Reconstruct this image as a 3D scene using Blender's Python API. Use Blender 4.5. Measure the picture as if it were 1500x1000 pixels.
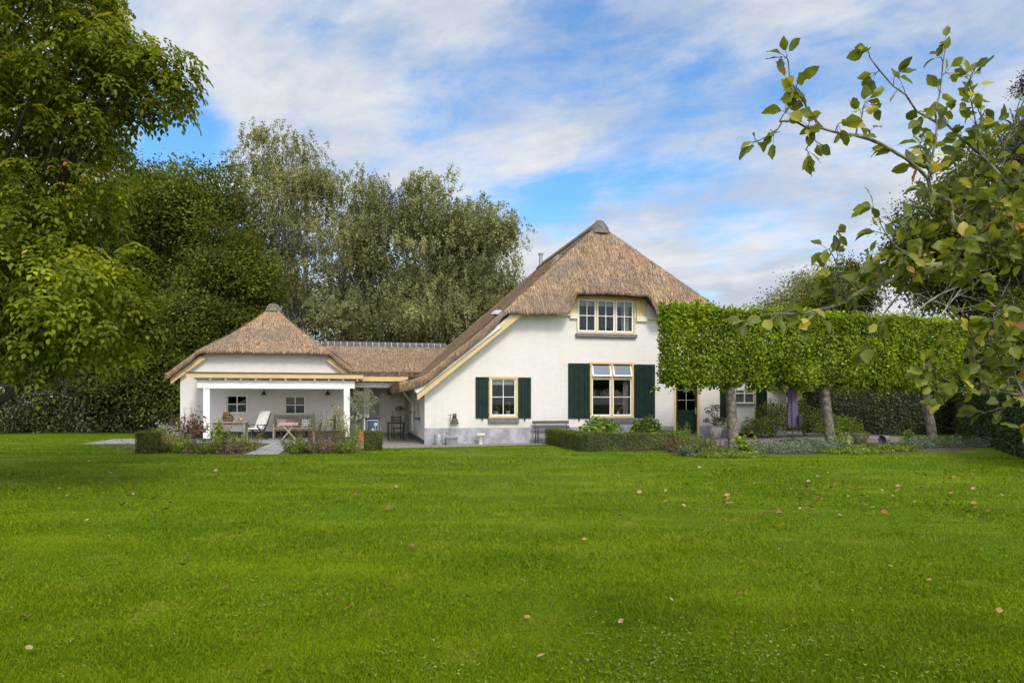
import bpy, bmesh, math, random
import numpy as np
from mathutils import Vector, Matrix

for o in list(bpy.data.objects): bpy.data.objects.remove(o)
S = bpy.context.scene
C = S.collection
R = math.radians

# ---------------------------------------------------------------- camera
F = 1000.0; HOR = 587.0; EYE = 1.6
cam = bpy.data.cameras.new('camera'); co = bpy.data.objects.new('camera', cam); C.objects.link(co)
co.location = (0, 0, EYE); co.rotation_euler = (R(90), 0, 0)
cam.sensor_width = 36; cam.lens = 24; cam.shift_y = 0.058; cam.clip_end = 2000; cam.clip_start = 0.05
S.camera = co

def at(px, py, Y):
    return Vector(((px-750)/F*Y, Y, EYE-(py-HOR)/F*Y))
def gx(px, Y): return (px-750)/F*Y
def pdir(px, py):
    return Vector(((px-750)/F, 1, (HOR-py)/F)).normalized()

# ---------------------------------------------------------------- light
SUN_AZ = R(158); SUN_EL = R(44)          # azimuth clockwise from +Y
sun_dir = Vector((math.sin(SUN_AZ)*math.cos(SUN_EL), math.cos(SUN_AZ)*math.cos(SUN_EL), math.sin(SUN_EL)))
sl = bpy.data.lights.new('sun', 'SUN'); sl.energy = 2.0; sl.angle = R(12); sl.color = (1, .95, .86)
so = bpy.data.objects.new('sun', sl); C.objects.link(so)
so.rotation_euler = sun_dir.to_track_quat('Z', 'Y').to_euler(); so.location = (30, -30, 40)
S.view_settings.view_transform = 'Standard'; S.view_settings.look = 'None'
S.view_settings.gamma = 1; S.view_settings.exposure = 0.28; S.view_settings.use_curve_mapping = False

W = bpy.data.worlds.new("World"); S.world = W; W.use_nodes = True
nt = W.node_tree; nt.nodes.clear()
class NT:
    """tiny node builder"""
    def __init__(s, t): s.t = t
    def n(s, typ, **kw):
        nd = s.t.nodes.new(typ)
        for k, v in kw.items():
            if k[0] == '_': setattr(nd, k[1:], v)
        return nd
    def link(s, a, b): s.t.links.new(a, b)
    def val(s, sock, v):
        if isinstance(v, (int, float)): sock.default_value = v
        elif isinstance(v, (tuple, list, Vector)):
            v = tuple(v)
            if len(sock.default_value) == 4 and len(v) == 3: v = v+(1,)
            sock.default_value = v
        else: s.link(v, sock)
    def math(s, op, a, b=0.0, clamp=False):
        m = s.n('ShaderNodeMath', _operation=op, _use_clamp=clamp); s.val(m.inputs[0], a); s.val(m.inputs[1], b); return m.outputs[0]
    def mix(s, f, a, b, blend='MIX'):
        m = s.n('ShaderNodeMix', _data_type='RGBA', _blend_type=blend)
        s.val(m.inputs[0], f); s.val(m.inputs[6], a); s.val(m.inputs[7], b); return m.outputs[2]
    def noise(s, vec, scale, detail=4, rough=.55, dist=0.0):
        m = s.n('ShaderNodeTexNoise'); m.inputs['Scale'].default_value = scale; m.inputs['Detail'].default_value = detail
        m.inputs['Roughness'].default_value = rough; m.inputs['Distortion'].default_value = dist
        if vec is not None: s.link(vec, m.inputs['Vector'])
        return m.outputs['Fac']
    def rng(s, v, a, b, c=0.0, d=1.0, smooth=True):
        m = s.n('ShaderNodeMapRange', _interpolation_type='SMOOTHSTEP' if smooth else 'LINEAR')
        s.val(m.inputs['Value'], v); m.inputs['From Min'].default_value = a; m.inputs['From Max'].default_value = b
        m.inputs['To Min'].default_value = c; m.inputs['To Max'].default_value = d; return m.outputs[0]
    def ramp(s, v, stops):
        m = s.n('ShaderNodeValToRGB'); s.val(m.inputs[0], v); e = m.color_ramp.elements
        while len(e) < len(stops): e.new(.5)
        for i, (p, c) in enumerate(stops):
            e[i].position = p; e[i].color = tuple(c)+(1,) if len(c) == 3 else c
        return m.outputs[0]
    def vec(s, x, y, z):
        m = s.n('ShaderNodeCombineXYZ'); s.val(m.inputs[0], x); s.val(m.inputs[1], y); s.val(m.inputs[2], z); return m.outputs[0]

g = NT(nt)
tc = g.n('ShaderNodeTexCoord'); D = tc.outputs['Generated']
sx = g.n('ShaderNodeSeparateXYZ'); g.link(D, sx.inputs[0])
zz = g.math('ADD', g.math('MAXIMUM', sx.outputs[2], 0.0), .16)
pu = g.math('DIVIDE', sx.outputs[0], zz); pv = g.math('DIVIDE', sx.outputs[1], zz)
rotu = g.math('ADD', g.math('MULTIPLY', pu, .80), g.math('MULTIPLY', pv, -.35))
rotv = g.math('ADD', g.math('MULTIPLY', pu, .45), g.math('MULTIPLY', pv, .95))
cv = g.vec(rotu, rotv, 3.7)
n1 = g.noise(cv, 1.3, 10, .60, .25)
n2 = g.noise(g.vec(rotu, g.math('MULTIPLY', rotv, 1.2), 9.1), 3.6, 8, .65, .3)
cover = g.math('ADD', g.math('MULTIPLY', n1, 1.05), g.math('MULTIPLY', n2, .62))
cover = g.math('SUBTRACT', cover, .335)
# openings in the cloud deck, by compass direction (x, y, inner, outer, strength)
for (px, py, r0, r1, k) in [(910, 25, .02, .20, .22), (770, 15, .02, .16, .11), (200, 200, .01, .13, .26), (310, 240, .01, .10, .26), (822, 312, .01, .075, .22),
                            (765, 318, .01, .05, .12), (1045, 345, .01, .06, .12), (640, 60, .01, .15, .08), (985, 100, .01, .10, .05), (520, 20, .01, .13, .13), (585, 90, .01, .12, .10), (430, 60, .01, .10, .08), (255, 180, .01, .09, .20)]:
    d = pdir(px, py)
    dp = g.n('ShaderNodeVectorMath', _operation='DISTANCE'); g.link(D, dp.inputs[0]); dp.inputs[1].default_value = d
    cover = g.math('SUBTRACT', cover, g.rng(dp.outputs['Value'], r0, r1, k, 0))
fac = g.rng(cover, .15, .57, .03, 1.0)
sky = g.n('ShaderNodeTexSky', _sky_type='NISHITA'); sky.sun_disc = False
sky.sun_elevation = SUN_EL; sky.sun_rotation = SUN_AZ; sky.air_density = 1.0; sky.dust_density = .6; sky.ozone_density = 2.2
skyc = g.n('ShaderNodeVectorMath', _operation='SCALE'); g.link(sky.outputs[0], skyc.inputs[0]); skyc.inputs['Scale'].default_value = 1.0
shade = g.noise(g.vec(rotu, g.math('MULTIPLY', rotv, 1.2), 21.0), 1.9, 9, .62, .2)
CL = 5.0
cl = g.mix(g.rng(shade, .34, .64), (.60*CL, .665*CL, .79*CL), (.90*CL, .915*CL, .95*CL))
hs = g.n('ShaderNodeHueSaturation'); hs.inputs['Saturation'].default_value = 1.32; hs.inputs['Value'].default_value = 1.3
g.link(skyc.outputs[0], hs.inputs['Color'])
# veiled sun: cloud deck on its side, behind the viewer, boosted as added fill light
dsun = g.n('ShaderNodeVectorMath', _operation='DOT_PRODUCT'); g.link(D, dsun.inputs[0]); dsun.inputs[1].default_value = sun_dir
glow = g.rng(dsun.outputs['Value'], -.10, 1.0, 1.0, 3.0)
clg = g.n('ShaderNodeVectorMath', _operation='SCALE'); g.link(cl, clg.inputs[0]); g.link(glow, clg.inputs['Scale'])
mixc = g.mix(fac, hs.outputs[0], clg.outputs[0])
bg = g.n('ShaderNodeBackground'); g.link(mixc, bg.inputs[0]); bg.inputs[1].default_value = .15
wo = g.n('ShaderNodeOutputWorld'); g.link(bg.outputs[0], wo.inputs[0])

# ---------------------------------------------------------------- helpers
rng = np.random.default_rng(7); random.seed(7)

def tag(o, label=None, cat=None, group=None, kind=None):
    if label: o['label'] = label
    if cat: o['category'] = cat
    if group: o['group'] = group
    if kind: o['kind'] = kind
    return o
def empty(name, loc=(0, 0, 0), rz=0.0, label=None, cat=None, group=None):
    o = bpy.data.objects.new(name, None); C.objects.link(o); o.location = loc; o.rotation_euler = (0, 0, rz)
    o.empty_display_size = .2
    return tag(o, label, cat, group)
def mobj(name, me, mat=None, parent=None, loc=None):
    o = bpy.data.objects.new(name, me); C.objects.link(o)
    if mat:
        for m in (mat if isinstance(mat, (list, tuple)) else [mat]): me.materials.append(m)
    if parent: o.parent = parent
    if loc is not None: o.location = loc
    return o
def np_mesh(name, V, Fs, tint=None, smooth=False, mi=None):
    """V (n,3); Fs list of (k,3)/(k,4) index arrays"""
    me = bpy.data.meshes.new(name)
    V = np.asarray(V, np.float32); me.vertices.add(len(V)); me.vertices.foreach_set('co', V.ravel())
    Fs = [np.asarray(f, np.int32) for f in Fs if len(f)]
    idx = np.concatenate([f.ravel() for f in Fs]); tot = np.concatenate([np.full(len(f), f.shape[1], np.int32) for f in Fs])
    st = np.concatenate([[0], np.cumsum(tot)[:-1]]).astype(np.int32)
    me.loops.add(len(idx)); me.loops.foreach_set('vertex_index', idx)
    me.polygons.add(len(tot)); me.polygons.foreach_set('loop_start', st); me.polygons.foreach_set('loop_total', tot)
    if smooth: me.polygons.foreach_set('use_smooth', np.ones(len(tot), bool))
    if mi is not None: me.polygons.foreach_set('material_index', np.asarray(mi, np.int32))
    me.update(calc_edges=True); me.validate()
    if tint is not None:
        a = me.attributes.new('tint', 'FLOAT', 'POINT'); a.data.foreach_set('value', np.asarray(tint, np.float32))
    return me

class MB:
    """collects shapes into one mesh"""
    def __init__(s): s.v = []; s.f = []; s.m = []; s.cur = 0
    def add(s, vs, fs):
        b = len(s.v); s.v += [tuple(v) for v in vs]; s.f += [tuple(i+b for i in f) for f in fs]; s.m += [s.cur]*len(fs); return s
    def box(s, x0, x1, y0, y1, z0, z1, M=None):
        vs = [(x, y, z) for z in (z0, z1) for y in (y0, y1) for x in (x0, x1)]
        if M is not None: vs = [M @ Vector(v) for v in vs]
        return s.add(vs, [(0, 2, 3, 1), (4, 5, 7, 6), (0, 1, 5, 4), (2, 6, 7, 3), (0, 4, 6, 2), (1, 3, 7, 5)])
    def bar(s, a, b, w, h, up=(0, 0, 1)):
        a = Vector(a); b = Vector(b); d = (b-a); L = d.length; d.normalize(); upv = Vector(up)
        if abs(d.dot(upv)) > .98: upv = Vector((0, 1, 0))
        x = d.cross(upv).normalized(); y = x.cross(d)
        M = Matrix((x, d, y)).transposed().to_4x4(); M.translation = a
        return s.box(-w/2, w/2, 0, L, -h/2, h/2, M)
    def tube(s, pts, rad, n=8, cap=True):
        pts = [Vector(p) for p in pts]
        if isinstance(rad, (int, float)): rad = [rad]*len(pts)
        up = Vector((.13, .21, .97)); rings = []; px = None
        for i, p in enumerate(pts):
            d = (pts[min(i+1, len(pts)-1)]-pts[max(i-1, 0)])
            if d.length < 1e-9: d = Vector((0, 0, 1))
            d.normalize()
            if px is None:
                r = Vector((1, 0, 0)) if abs(d.x) < .9 else Vector((0, 1, 0)); px = (r-d*r.dot(d)).normalized()
            else: px = (px-d*px.dot(d)).normalized()
            py = d.cross(px)
            rings.append([p+(px*math.cos(t)+py*math.sin(t))*rad[i] for t in [2*math.pi*k/n for k in range(n)]])
        vs = [v for r in rings for v in r]; fs = []
        for i in range(len(pts)-1):
            for k in range(n):
                k2 = (k+1) % n; fs.append((i*n+k, i*n+k2, (i+1)*n+k2, (i+1)*n+k))
        if cap: fs.append(tuple(range(n-1, -1, -1))); fs.append(tuple((len(pts)-1)*n+k for k in range(n)))
        return s.add(vs, fs)
    def lathe(s, prof, c=(0, 0, 0), n=20, M=None, sx=1, sy=1):
        vs = []; fs = []
        for r, z in prof:
            for k in range(n):
                t = 2*math.pi*k/n; v = Vector((r*math.cos(t)*sx, r*math.sin(t)*sy, z))
                if M is not None: v = M @ v
                vs.append(v+Vector(c))
        for i in range(len(prof)-1):
            for k in range(n):
                k2 = (k+1) % n; fs.append((i*n+k, i*n+k2, (i+1)*n+k2, (i+1)*n+k))
        if prof[0][0] > 1e-6: fs.append(tuple(range(n-1, -1, -1)))
        if prof[-1][0] > 1e-6: fs.append(tuple((len(prof)-1)*n+k for k in range(n)))
        return s.add(vs, fs)
    def prism(s, poly, v0, v1, axis='y'):
        """polygon in (x,z), extruded along y from v0 to v1"""
        n = len(poly); vs = [(p[0], v0, p[1]) for p in poly]+[(p[0], v1, p[1]) for p in poly]
        fs = [tuple(range(n)), tuple(range(2*n-1, n-1, -1))]
        for i in range(n): j = (i+1) % n; fs.append((i, i+n, j+n, j))
        return s.add(vs, fs)
    def ball(s, c, r, n=10, sz=1.0, jit=0.0):
        prof = [(max(1e-4, math.sin(math.pi*i/6)), -math.cos(math.pi*i/6)*sz) for i in range(7)]
        return s.lathe([(a*r, b*r) for a, b in prof], c, n)
    def build(s, name, mat=None, parent=None, smooth=False, bevel=0.0, loc=None):
        me = bpy.data.meshes.new(name); me.from_pydata(s.v, [], s.f); me.update()
        bm = bmesh.new(); bm.from_mesh(me); bmesh.ops.recalc_face_normals(bm, faces=bm.faces)
        if bevel > 0:
            es = [e for e in bm.edges if len(e.link_faces) == 2 and e.calc_face_angle(0) > .6]
            bmesh.ops.bevel(bm, geom=es, offset=bevel, segments=2, affect='EDGES', profile=.6)
        bm.to_mesh(me); bm.free()
        if bevel <= 0 and any(s.m) and len(me.polygons) == len(s.m): me.polygons.foreach_set('material_index', s.m)
        if smooth:
            me.polygons.foreach_set('use_smooth', [True]*len(me.polygons))
            try: me.set_sharp_from_angle(angle=R(42))
            except Exception: pass
        return mobj(name, me, mat, parent, loc)

def unit(a): return a/np.maximum(np.linalg.norm(a, axis=-1, keepdims=True), 1e-9)
def rsph(n): return unit(rng.normal(size=(n, 3)))
_vg = np.random.default_rng(3).random((32, 32, 32))*2-1
def vnoise(P):
    """smooth lattice noise, about -1..1"""
    P = np.asarray(P, float); i = np.floor(P).astype(int); f = P-i; f = f*f*(3-2*f); out = 0
    for a in (0, 1):
        for b in (0, 1):
            for c in (0, 1):
                w = (f[..., 0] if a else 1-f[..., 0])*(f[..., 1] if b else 1-f[..., 1])*(f[..., 2] if c else 1-f[..., 2])
                out = out+w*_vg[(i[..., 0]+a) % 32, (i[..., 1]+b) % 32, (i[..., 2]+c) % 32]
    return out

LEAF = {
 'kite': ([(0, 0, 0), (.42, .5, .10), (1, 0, -.06), (.42, -.5, .10)], [(0, 1, 2, 3)]),
 'leaf': ([(0, 0, 0), (.28, .46, .14), (.68, .42, .10), (1, 0, -.10), (.68, -.42, .10), (.28, -.46, .14)], [(0, 1, 2, 3), (0, 3, 4, 5)]),
}
def leaf_arr(P, Dv, Nv, L, Wd, kind='kite', tint=None):
    """arrays -> V, F, tint for leaves rooted at P, pointing along Dv"""
    n = len(P); Dv = unit(Dv); Sv = unit(np.cross(Dv, Nv)); Nn = np.cross(Sv, Dv)
    T, Fc = LEAF[kind]; T = np.array(T); k = len(T)
    L = np.broadcast_to(np.asarray(L, float), (n,)); Wd = np.broadcast_to(np.asarray(Wd, float), (n,))
    V = P[:, None, :]+Dv[:, None, :]*(T[None, :, 0:1]*L[:, None, None])+Sv[:, None, :]*(T[None, :, 1:2]*Wd[:, None, None])+Nn[:, None, :]*(T[None, :, 2:3]*L[:, None, None])
    Fi = (np.arange(n)[:, None, None]*k+np.array(Fc)[None]).reshape(-1, len(Fc[0]))
    if tint is None: tint = rng.random(n)
    return V.reshape(-1, 3), Fi, np.repeat(tint, k)
def leaf_mesh(name, parts):
    Vs, Fs, Ts = [], [], []; b = 0
    for V, Fi, t in parts:
        Vs.append(V); Fs.append(Fi+b); Ts.append(t); b += len(V)
    fs = {}
    for f in Fs: fs.setdefault(f.shape[1], []).append(f)
    return np_mesh(name, np.concatenate(Vs), [np.concatenate(f) for f in fs.values()], np.concatenate(Ts))

# ---------------------------------------------------------------- materials
def new_mat(name):
    m = bpy.data.materials.new(name); m.use_nodes = True; m.node_tree.nodes.clear(); return m, NT(m.node_tree)
def finish(m, g, bsdf):
    o = g.n('ShaderNodeOutputMaterial'); g.link(bsdf, o.inputs[0]); return m
def princ(g, col, rough=.7, spec=.3, metal=0.0, normal=None):
    b = g.n('ShaderNodeBsdfPrincipled'); g.val(b.inputs['Base Color'], col); g.val(b.inputs['Roughness'], rough)
    b.inputs['Specular IOR Level'].default_value = spec; b.inputs['Metallic'].default_value = metal
    if normal is not None: g.link(normal, b.inputs['Normal'])
    return b.outputs[0]
def bump(g, h, strength=.3, dist=.02):
    b = g.n('ShaderNodeBump'); b.inputs['Strength'].default_value = strength; b.inputs['Distance'].default_value = dist
    g.link(h, b.inputs['Height']); return b.outputs[0]
def objco(g): return g.n('ShaderNodeTexCoord').outputs['Object']
def mat(name, col, rough=.7, var=.2, scale=6, bs=.25, bscale=60, metal=0, spec=.3, col2=None):
    m, g = new_mat(name); v = objco(g)
    n = g.noise(v, scale, 6, .6)
    a = tuple(c*(1-var) for c in col); b = tuple(c*(1+var) for c in col) if col2 is None else col2
    c = g.mix(g.rng(n, .3, .7), a, b)
    nb = g.noise(v, bscale, 5, .6)
    return finish(m, g, princ(g, c, rough, spec, metal, bump(g, nb, bs, .01) if bs else None))
def wood(name, col, col2, rough=.75, stretch=(2, 2, 30)):
    m, g = new_mat(name); v = objco(g)
    mp = g.n('ShaderNodeMapping'); mp.inputs['Scale'].default_value = stretch; g.link(v, mp.inputs[0])
    n = g.noise(mp.outputs[0], 3, 6, .65, .4)
    n2 = g.noise(v, 2.2, 4)
    c = g.mix(g.rng(n, .3, .7), col, col2); c = g.mix(g.math('MULTIPLY', n2, .4), c, tuple(x*.6 for x in col))
    return finish(m, g, princ(g, c, rough, .25, 0, bump(g, n, .3, .01)))
def leafmat(name, stops, trans=.35, rough=.5, spec=.25, tcol=1.5, bigscale=.35, bigvar=.35, spots=None):
    m, g = new_mat(name)
    a = g.n('ShaderNodeAttribute'); a.attribute_name = 'tint'
    c = g.ramp(a.outputs['Fac'], stops)
    v = objco(g)
    big = g.noise(v, bigscale, 3, .5)
    hv = g.n('ShaderNodeHueSaturation'); g.link(c, hv.inputs['Color'])
    g.link(g.rng(big, .3, .7, 1-bigvar, 1+bigvar, False), hv.inputs['Value'])
    hv.inputs['Hue'].default_value = .5
    c = hv.outputs[0]
    if spots:
        sn = g.noise(v, spots[0], 4, .6); c = g.mix(g.rng(sn, spots[1], spots[1]+.06), c, spots[2])
    d = princ(g, c, rough, spec)
    tr = g.n('ShaderNodeBsdfTranslucent')
    tcl = g.n('ShaderNodeMix', _data_type='RGBA', _blend_type='MULTIPLY'); tcl.inputs[0].default_value = 1; g.link(c, tcl.inputs[6]); tcl.inputs[7].default_value = (tcol*1.1, tcol, tcol*.35, 1)
    g.link(tcl.outputs[2], tr.inputs[0])
    ms = g.n('ShaderNodeMixShader'); ms.inputs[0].default_value = trans; g.link(d, ms.inputs[1]); g.link(tr.outputs[0], ms.inputs[2])
    return finish(m, g, ms.outputs[0])

def brick_white(name, col=(.745, .690, .640), dirt=.5):
    m, g = new_mat(name); v = objco(g)
    s = g.n('ShaderNodeSeparateXYZ'); g.link(v, s.inputs[0])
    bv = g.vec(g.math('ADD', s.outputs[0], s.outputs[1]), s.outputs[2], 0.0)
    b = g.n('ShaderNodeTexBrick'); g.link(bv, b.inputs['Vector']); b.inputs['Scale'].default_value = 1
    b.inputs['Brick Width'].default_value = .23; b.inputs['Row Height'].default_value = .075; b.inputs['Mortar Size'].default_value = .007
    b.inputs['Mortar Smooth'].default_value = .3; b.inputs['Bias'].default_value = 0
    b.inputs['Color1'].default_value = (1, 1, 1, 1); b.inputs['Color2'].default_value = (.95, .95, .94, 1); b.inputs['Mortar'].default_value = (.87, .86, .83, 1)
    n = g.noise(v, .9, 6, .6); n2 = g.noise(v, 14, 5, .6)
    c = g.mix(1.0, b.outputs['Color'], col, 'MULTIPLY')
    st = g.n('ShaderNodeMapping'); st.inputs['Scale'].default_value = (5, 5, .45); g.link(v, st.inputs[0])
    streak = g.noise(st.outputs[0], 1.0, 5, .65)
    c = g.mix(g.rng(streak, .52, .78, 0, .28), c, (.50, .47, .40))
    c = g.mix(g.rng(n, .45, .75, 0, .26), c, (.57, .54, .47))
    c = g.mix(g.rng(n2, .5, .8, 0, .15), c, (.6, .58, .52))
    c = g.mix(g.math('MULTIPLY', g.rng(s.outputs[2], .60, 1.3, .75*dirt, 0), g.rng(n, .35, .7)), c, (.40, .38, .31))
    h = g.math('ADD', g.math('MULTIPLY', b.outputs['Fac'], -.8), g.math('MULTIPLY', n2, .5))
    return finish(m, g, princ(g, c, .75, .25, 0, bump(g, h, .32, .010)))
def thatch(name, tone=1.0):
    m, g = new_mat(name); v = objco(g)
    n = g.noise(v, 7, 8, .8); n2 = g.noise(v, .55, 5, .6); n3 = g.noise(v, 26, 5, .75)
    mp = g.n('ShaderNodeMapping'); mp.inputs['Scale'].default_value = (26, 6, 6); g.link(v, mp.inputs[0])
    n4 = g.noise(mp.outputs[0], 1.0, 5, .7)
    att = g.n('ShaderNodeAttribute'); att.attribute_name = 'tint'; ti = att.outputs['Fac']
    mixn = g.math('ADD', g.math('MULTIPLY', n, .30), g.math('ADD', g.math('MULTIPLY', n3, .35), g.math('MULTIPLY', n4, .35)))
    mixn = g.math('ADD', mixn, g.math('MULTIPLY', g.math('SUBTRACT', ti, .6), .22))
    t = tone
    c = g.ramp(mixn, [(.33, (.06*t, .040*t, .028*t)), (.43, (.185*t, .120*t, .077*t)), (.51, (.40*t, .262*t, .155*t)), (.60, (.59*t, .425*t, .27*t)), (.72, (.73*t, .60*t, .43*t))])
    c = g.mix(g.rng(n2, .44, .66, 0, .65), c, (.20*t, .17*t, .14*t))
    m5 = g.n('ShaderNodeMapping'); m5.inputs['Scale'].default_value = (2.6, .6, .6); g.link(v, m5.inputs[0])
    c = g.mix(g.rng(g.noise(m5.outputs[0], 1.0, 6, .65), .52, .72, 0, .5), c, (.15*t, .12*t, .095*t))
    c = g.mix(g.rng(g.noise(v, 1.4, 6, .65), .50, .72, 0, .32), c, (.50*t, .28*t, .13*t))
    c = g.mix(g.rng(ti, .12, .0, 0, .8, False), c, (.060, .050, .042))
    return finish(m, g, princ(g, c, .95, .1, 0, bump(g, mixn, .7, .08)))

MT = {}
MT['brick'] = brick_white('white_painted_brick')
MT['plinth'] = mat('grey_plinth', (.33, .31, .33), .8, .25, 2.5, .2, 40, col2=(.44, .42, .45))
MT['plinth_dark'] = mat('dark_plinth', (.035, .037, .045), .6, .2)
MT['thatch'] = thatch('reed_thatch')
MT['yellow'] = mat('ochre_yellow_paint', (.66, .46, .22), .45, .06, 3, .08, 30, spec=.4)
MT['white'] = mat('white_paint', (.80, .78, .73), .45, .05, 3, .06, 30, spec=.4)
MT['cream'] = mat('cream_paint', (.74, .68, .52), .5, .06, 3, .06, 30, spec=.4)
MT['shutter'] = mat('dark_green_paint', (.008, .022, .015), .5, .3, 4, .12, 40, spec=.22)
MT['slate'] = mat('slate_sill', (.16, .15, .16), .7, .25, 8, .3, 40)
MT['ridge'] = mat('ridge_tile', (.085, .078, .085), .75, .35, 6, .3, 40)
MT['mortar'] = mat('mortar', (.42, .39, .35), .9, .2, 12)
MT['lead'] = mat('lead_cap', (.12, .095, .072), .7, .35, 5, .3, 30)
MT['iron'] = mat('black_iron', (.02, .02, .02), .5, .2, spec=.4)
MT['zinc'] = mat('zinc', (.33, .34, .33), .5, .25, 9, .2, 30, metal=.4)
MT['oldwood'] = wood('weathered_grey_wood', (.24, .20, .16), (.38, .33, .27))
MT['darkwood'] = wood('dark_wood', (.05, .04, .032), (.09, .075, .06))
MT['teak'] = wood('pale_teak', (.36, .29, .21), (.48, .40, .30))
MT['cushion'] = mat('white_cushion', (.72, .68, .62), .9, .08, 10)
MT['blue'] = mat('blue_paint', (.045, .085, .125), .5, .15, 5)
MT['bark'] = mat('grey_bark', (.16, .13, .10), .9, .5, 7, 1.0, 30)
MT['limebark'] = mat('lichen_bark', (.11, .088, .066), .9, .5, 7, 1.0, 18, col2=(.24, .205, .155))
MT['darkbark'] = mat('dark_bark', (.045, .036, .028), .9, .4, 6, .8, 25)
MT['birchbark'] = mat('birch_bark', (.16, .15, .13), .8, .4, 3, .4, 20, col2=(.42, .40, .36))
MT['twig'] = mat('apple_twig', (.085, .066, .05), .8, .4, 22, .7, 60, col2=(.19, .17, .13))
MT['applebark'] = mat('apple_bark', (.13, .11, .085), .9, .4, 18, 1.0, 50, col2=(.30, .28, .17))
MT['deadwood'] = mat('dead_wood', (.34, .31, .26), .9, .3, 3)
MT['stem'] = mat('green_stem', (.10, .12, .045), .7, .3)
MT['brownstem'] = mat('brown_stem', (.13, .085, .055), .8, .3)
MT['terracotta'] = mat('terracotta', (.38, .15, .075), .8, .2)
MT['stone'] = mat('pale_stone_pot', (.50, .46, .40), .8, .15, 6)
MT['block'] = mat('grey_block', (.17, .17, .175), .85, .2)
MT['parasol'] = mat('mauve_fabric', (.105, .080, .118), .85, .15, 8, .2, 80)
MT['room'] = mat('room_dark', (.10, .095, .085), .9, .2)
MT['curtain'] = mat('curtain', (.66, .62, .54), .9, .1)
MT['lace'] = mat('lace_curtain', (.30, .30, .29), .9, .25, 25)

def glass(name, refl=.5, base=(.006, .008, .008)):
    m, g = new_mat(name)
    t = g.n('ShaderNodeBsdfTransparent'); t.inputs[0].default_value = (.75, .78, .76, 1)
    gl = g.n('ShaderNodeBsdfGlossy'); gl.inputs['Roughness'].default_value = .02; gl.inputs[0].default_value = (1, 1, 1, 1)
    fr = g.n('ShaderNodeFresnel'); fr.inputs[0].default_value = 1.5
    
    f = g.math('MULTIPLY', fr.outputs[0], refl)
    ms = g.n('ShaderNodeMixShader'); g.link(f, ms.inputs[0]); g.link(t.outputs[0], ms.inputs[1]); g.link(gl.outputs[0], ms.inputs[2])
    return finish(m, g, ms.outputs[0])
MT['glass'] = glass('window_glass', .45)
MT['skyglass'] = None
def skyglass():
    m, g = new_mat('coated_glass')
    gl = g.n('ShaderNodeBsdfGlossy'); gl.inputs['Roughness'].default_value = .05; gl.inputs[0].default_value = (.17, .18, .19, 1)
    return finish(m, g, gl.outputs[0])
MT['skyglass'] = skyglass()

# foliage (tint 0..1 -> colour)
MT['walnut'] = leafmat('walnut_leaf', [(0, (.045, .066, .007)), (.35, (.118, .148, .012)), (.75, (.26, .285, .022)), (.965, (.37, .35, .03)), (.985, (.42, .25, .04)), (1, (.38, .20, .05))], .45, .55, .12, 1.6, .45, .45)
MT['darktree'] = leafmat('maple_leaf', [(0, (.032, .046, .008)), (.5, (.094, .116, .016)), (.95, (.20, .215, .030)), (1, (.28, .20, .04))], .34, .55, .10, 1.5, .25, .5)
MT['bluetree'] = leafmat('alder_leaf', [(0, (.040, .058, .024)), (.6, (.085, .108, .044)), (1, (.15, .17, .07))], .25, .5, .2, 1.3, .25, .35)
MT['birch'] = leafmat('birch_leaf', [(0, (.085, .092, .034)), (.5, (.215, .222, .090)), (.93, (.38, .375, .175)), (.99, (.42, .38, .13)), (1, (.46, .34, .08))], .34, .55, .12, 1.3, .3, .35)
MT['shrub'] = leafmat('holly_leaf', [(0, (.020, .030, .010)), (.6, (.044, .058, .017)), (1, (.10, .11, .038))], .15, .45, .3, 1.3, .4, .5)
MT['limeleaf'] = leafmat('lime_leaf', [(0, (.050, .085, .006)), (.4, (.14, .205, .011)), (.75, (.265, .345, .018)), (.93, (.37, .42, .035)), (.985, (.40, .40, .05)), (1, (.36, .22, .06))], .38, .5, .15, 1.4, .7, .35)
MT['hedgeleaf'] = leafmat('hornbeam_leaf', [(0, (0.024, 0.044, 0.009)), (.6, (0.053, 0.088, 0.015)), (1, (0.110, 0.154, 0.024))], .22, .4, .35, 1.3, .6, .35)
MT['boxleaf'] = leafmat('box_leaf', [(0, (.048, .070, .011)), (.6, (.125, .165, .024)), (.95, (.23, .27, .042)), (1, (.29, .25, .07))], .28, .55, .2, 1.3, 1.2, .45)
MT['hydleaf'] = leafmat('hydrangea_leaf', [(0, (0.075, 0.150, 0.015)), (.6, (0.150, 0.263, 0.027)), (1, (0.250, 0.362, 0.050))], .35, .4, .4, 1.4, 1.5, .2)
MT['olive'] = leafmat('olive_leaf', [(0, (0.132, 0.149, 0.083)), (.6, (0.253, 0.270, 0.149)), (1, (0.418, 0.418, 0.275))], .2, .5, .3, 1.1, 2, .2)
MT['herb'] = leafmat('herb_leaf', [(0, (0.069, 0.106, 0.019)), (.5, (0.138, 0.188, 0.031)), (.85, (0.250, 0.275, 0.044)), (1, (0.450, 0.350, 0.075))], .35, .5, .3, 1.4, 2, .3)
MT['yellowgreen'] = leafmat('lime_green_leaf', [(0, (0.132, 0.204, 0.019)), (.6, (0.240, 0.348, 0.030)), (1, (0.408, 0.456, 0.048))], .4, .45, .35, 1.4, 2, .2)
MT['drybrown'] = leafmat('dry_leaf', [(0, (0.094, 0.069, 0.044)), (.6, (0.188, 0.131, 0.077)), (1, (0.325, 0.237, 0.144))], .2, .7, .2, 1.2, 2, .3)
MT['lavender'] = leafmat('catmint_leaf', [(0, (0.090, 0.126, 0.066)), (.6, (0.162, 0.210, 0.120)), (1, (0.264, 0.312, 0.204))], .2, .6, .25, 1.1, 1.2, .3)
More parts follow.
